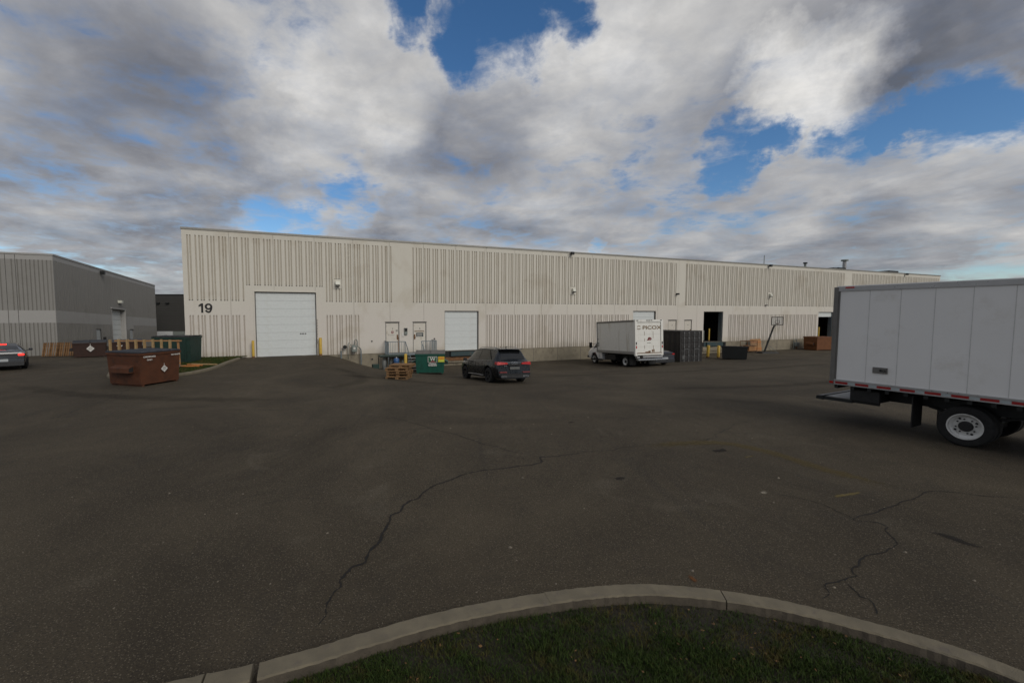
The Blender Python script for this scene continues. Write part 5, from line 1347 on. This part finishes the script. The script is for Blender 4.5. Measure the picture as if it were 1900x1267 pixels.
for sg in (-1, 1):
    ya, yb_ = sorted((sg*(by+.012), sg*(by+.03))); MB().box(bx0+.25, bx0+.43, ya, yb_, bz1-.07, bz1-.03).build('marker_light', 'tail_red', TK)
    ya, yb_ = sorted((sg*(by+.02), sg*(by+.028))); MB().box(bx0+.0, bx0+.09, ya, yb_, bz0+.03, bz0+.085).build('marker_light', 'tail_red', TK)
    MB().box(bx0-.02, bx0-.001, sg*(by-.08)-.04, sg*(by-.08)+.04, 1.55, 1.75).build('marker_light', 'tail_red', TK)
# tail-lift switch plate on the camera side (vehicle right side is -y)
b = MB(); b.bbox(bx0+.90, bx0+1.19, -by-.016, -by+.012, 1.49, 1.64, .003); sw = b.build('switch_plate', 'grey_corner', TK)
for x, r_ in ((1.06,.028),(1.125,.03)): MB().tube([(bx0+x,-by-.016,1.565),(bx0+x,-by-.03,1.565)], r_, 12).build('switch_knob', 'black', sw)
MB().tube([(bx0+1.125,-by-.031,1.565),(bx0+1.125,-by-.034,1.565)], .014, 10).build('switch_centre', 'chrome', sw)
MB().box(bx0+1.163, bx0+1.172, -by-.02, -by-.017, 1.51, 1.62).build('switch_slot', 'black', sw)
# chassis
b = MB()
for sg in (-1, 1): ya, yb_ = sorted((sg*.38, sg*.50)); b.box(bx0+.35, bx1+2.2, ya, yb_, .70, .98)
x = bx0+.1
while x < bx1: b.box(x, x+.08, -by+.03, by-.03, .981, bz0-.002); x += .35
b.box(bx0+.35, bx1, -.55, .55, .98, bz0); b.build('chassis', 'black_metal', TK)
b = MB(); b.box(bx0+.42, bx0+1.02, -by+.12, by-.12, .70, .98); b.box(bx0+.42, bx0+1.0, -by+.2, -by+.26, .62, .7); b.build('lift_housing', 'black', TK)
b = MB(); b.box(bx0-.32, bx0+.45, -by+.18, by-.18, .60, .68); b.hexa([(bx0-.38,-by+.16,.60),(bx0-.20,-by+.16,.585),(bx0-.20,by-.16,.585),(bx0-.38,by-.16,.60),(bx0-.36,-by+.16,.69),(bx0-.20,-by+.16,.71),(bx0-.20,by-.16,.71),(bx0-.36,by-.16,.69)]); b.build('lift_platform', 'black_metal', TK)
MB().box(bx0-.16, bx0+.42, -by+.22, by-.22, .681, .70).build('platform_plate', 'grey_corner', TK)
MB().box(bx0+1.62, bx0+1.64, -by+.16, -by+.74, .22, .98).build('mud_flap', 'black', TK)
MB().box(bx0+1.62, bx0+1.64, by-.74, by-.16, .22, .98).build('mud_flap', 'black', TK)
b = MB()
for sg in (-1, 1): b.bar((-.75, sg*.52, .72),(0, sg*.52,.52),.09,.05); b.bar((.75, sg*.52, .72),(0, sg*.52,.52),.09,.05)
b.tube([(0,-1.0,.45),(0,1.0,.45)], .09, 10); b.tube([(0,-.2,.45),(0,.2,.45)], .22, 14); b.build('rear_axle', 'black', TK)
b = MB(); b.bbox(1.9, 3.2, -1.1, -.55, .42, .95, .06); b.build('fuel_tank', 'alu', TK)
for sg in (-1, 1):
    wheel(TK, 0, sg*1.03, .455, .25, sg, rim='rim_white', truck=True, rr=.63); wheel(TK, 0, sg*.74, .455, .25, sg, rim='rim_white', truck=True, rr=.63)
    wheel(TK, 6.0, sg*1.0, .455, .26, sg, rim='rim_white', truck=True, rr=.63)
rows = [[5.2,2.60,.95,5.2,1.55,1.1,5.2],[5.6,2.65,.95,5.6,1.52,1.12,5.6],[6.3,2.55,.93,6.35,1.50,1.12,6.35],[6.85,1.75,1.0,6.8,1.42,1.1,6.8],[7.6,1.45,.88,7.6,1.15,1.02,7.6],[7.9,1.1,.8,7.9,.9,.95,7.9]]
C4 = Car(rows, (6.0,), .54, zf=.5, zs=.52); C4.body('white_cab', TK, 'cab')
for sg in (-1, 1):
    C4.side_glass(TK, (.45,2.7,.45,2.1,.06,.88), sg, name='door_window'); mr_ = MB(); mr_.box(6.5, 6.6, sg*1.4-.12, sg*1.4+.12, 1.6, 2.15); mr_.tube([(6.5,sg*1.05,1.75),(6.53,sg*1.3,1.8)], .02, 6); mr_.build('mirror', 'black', TK)
C4.top_glass(TK, 2.1, 2.95, .05, .07)
MB().box(7.7, 8.05, -1.05, 1.05, .42, .68).build('front_bumper', 'chrome', TK)
ht = (.4543, -.8908); cx_, cy_ = 11.19, 9.59
TK.location = (cx_ + .8908*1.14, cy_ + .4543*1.14, ground(cx_, cy_)); TK.rotation_euler = (0, 0, math.atan2(ht[1], ht[0]))
# ------------------------------------------------------------------ left grey building
NB = thing('grey_building', (-37.9, 39.66, 0), 0, 'grey ribbed concrete building on the left with maroon dumpsters before it', 'building')
ad = math.atan2(.936, -.351); SL = -.0385
Ms = Matrix.Rotation(ad, 4, 'Z'); Mf = Matrix.Rotation(ANG, 4, 'Z')
fs = lambda s, y, z: tuple(Ms @ Vector((s, y, z + SL*s)))
ff = lambda s, y, z: tuple(Mf @ Vector((s, y, z)))
opS = [(12.1,16.0,-3,4.05),(7.9,9.05,-3,1.62),(17.4,18.7,-3,1.62)]
rcS = [(.1,11.6,3.3,7.84),(11.6,16.5,4.45,7.84),(16.5,28,3.3,7.84),(.1,7.0,-2,2.17),(9.6,11.4,-2,2.17),(19.2,28,-2,2.17)]
band = lambda s, z: 2 if (z > 7.84 or 2.17 < z < 3.3) else (0 if True else 0)
Ls = 28.1; n_ = 9; pw2 = Ls/n_
for i in range(n_):
    s0 = i*pw2; b = wall_cells(fs, s0, s0+pw2, -1.4, 8.28, rcS, opS, [s0+g for g in (.12,.42,.64,.98,1.28,1.50,1.84,2.12,2.40,2.72,2.97)], depth=.04, gw=.08, gf=.04, mi_band=band)
    b.build('wall_panel', ['grey_concrete', 'grey_groove', 'grey_band'], NB)
rcF = [(-20,-3.3,3.3,7.84),(-3.2,-2.8,3.3,7.84),(-2.6,-.1,3.3,7.84),(-20,-2.75,-2,2.17),(-2.6,-.1,-2,2.17)]
for s0, s1_ in ((-2.62,0.),(-3.3,-2.62),(-6.4,-3.3),(-9.5,-6.4),(-12.6,-9.5),(-15.7,-12.6)):
    b = wall_cells(ff, s0, s1_, -1.4, 8.28, rcF, [], [s0+.14+.29*k for k in range(11)], depth=.04, gw=.09, gf=.04, mi_band=band, seam=.02)
    b.build('wall_panel', ['grey_concrete', 'grey_groove', 'grey_band'], NB)
def nbox(fn, s0, s1_, y0_, y1_, z0_, z1_, name, m, parent=NB):
    return MB().hexa([fn(s0,y0_,z0_),fn(s1_,y0_,z0_),fn(s1_,y1_,z0_),fn(s0,y1_,z0_),fn(s0,y0_,z1_),fn(s1_,y0_,z1_),fn(s1_,y1_,z1_),fn(s0,y1_,z1_)]).build(name, m, parent)
nbox(fs, -.02, Ls, -.05, .4, 8.28, 8.42, 'roof_coping', 'grey_band'); nbox(ff, -15.7, -.0, -.05, .35, 8.285, 8.425, 'roof_coping', 'grey_band')
for a, c, z0_, z1_ in ((.0,7.9,-1.6,8.2),(9.05,12.1,-1.6,8.2),(16,17.4,-1.6,8.2),(18.7,Ls,-1.6,8.2),(7.9,9.05,1.62,8.2),(17.4,18.7,1.62,8.2),(12.1,16,4.05,8.2)): nbox(fs, a, c, .082, .3, z0_, z1_, 'wall_core', 'grey_groove')
nbox(ff, -15.7, -.3, .082, .3, -1.6, 8.2, 'wall_core', 'grey_groove')
for k in range(8):
    hh = (4.05+.85)/8; nbox(fs, 12.15, 15.95, .45, .5, -.85+k*hh+.015, -.85+(k+1)*hh-.01, 'door_section', 'door_white')
nbox(fs, 12.1, 12.16, -.02, .5, -1, 4.05, 'door_frame', 'grey_band'); nbox(fs, 15.94, 16.1, -.1, .5, -1, 4.05, 'door_frame', 'grey_band'); nbox(fs, 11.9, 16.2, -.1, .3, 4.052, 4.2, 'door_frame', 'grey_band')
for a in (7.9, 17.4):
    nbox(fs, a+.05, a+1.1, .06, .1, -.9, 1.57, 'man_door', 'door_rib'); nbox(fs, a, a+1.18, -.01, .2, 1.62, 1.70, 'door_frame', 'grey_groove')
nbox(fs, 14.0, 14.5, -.4, -.002, 4.85, 5.15, 'wall_light', 'lamp_glass'); nbox(fs, 9.4, 9.7, -.45, -.06, 7.75, 8.12, 'floodlight', 'black_metal')
nbox(fs, 9.5, 9.62, -.1, -.002, .3, .75, 'switch_box', 'black'); nbox(fs, 9.9, 10.02, -.1, -.002, .3, .75, 'switch_box', 'black')
b = MB(); b.add([ff(-15.7,.3,7.7), ff(-.2,.3,7.7), fs(27.9,.3,7.7), tuple(Vector(ff(-15.7,.3,7.7))+Vector(fs(27.9,0,0)))], [(0,1,2,3)]); b.build('roof', 'roofing', NB)
b = MB(); p1 = Vector(fs(Ls,0,0)); p2 = p1 + Vector(ff(-15.7,0,0)); b.add([(p1.x,p1.y,-3),(p2.x,p2.y,-3),(p2.x,p2.y,7.2),(p1.x,p1.y,7.2)],[(0,1,2,3)])
p3 = Vector(ff(-15.7,0,0)); b.add([(p2.x,p2.y,-3),(p3.x,p3.y,-3),(p3.x,p3.y,8.2),(p2.x,p2.y,7.2)],[(0,1,2,3)]); b.build('outer_wall', 'grey_concrete', NB)
# ------------------------------------------------------------------ dark building behind
DB = thing('dark_building', (-54.5, 74.0, 0), 0, 'dark grey flat roofed building behind, seen in the gap', 'building')
MB().box(-6, 14, 0, 18, .0, 6.15).build('upper_wall', 'dark_clad', DB)
for k in range(14): MB().box(-6, 14, -.03, -.001, .1+k*.42, .1+k*.42+.36).build('cladding_strip', 'dark_clad', DB)
MB().box(-6.1, 14.1, -.08, 18.1, 6.15, 6.32).build('roof_edge', 'black', DB)
for a, c, m_ in ((-5.8,.9,'white_clad'),(.95,3.6,'white_clad'),(3.7,5.6,'meter_grey'),(5.7,13.8,'white_clad')): MB().box(a, c, .0, .3, -2.6, -.02).build('base_panel' if m_ != 'meter_grey' else 'roller_door', m_, DB)
MB().tube([(.55,-.2,-2.5),(.55,-.2,5.6)], .12, 8).build('downpipe', 'black', DB)
for x in (1.2, 2.8): MB().box(x, x+.5, -.35, -.04, 4.7, 4.9).build('wall_light', 'black_metal', DB)
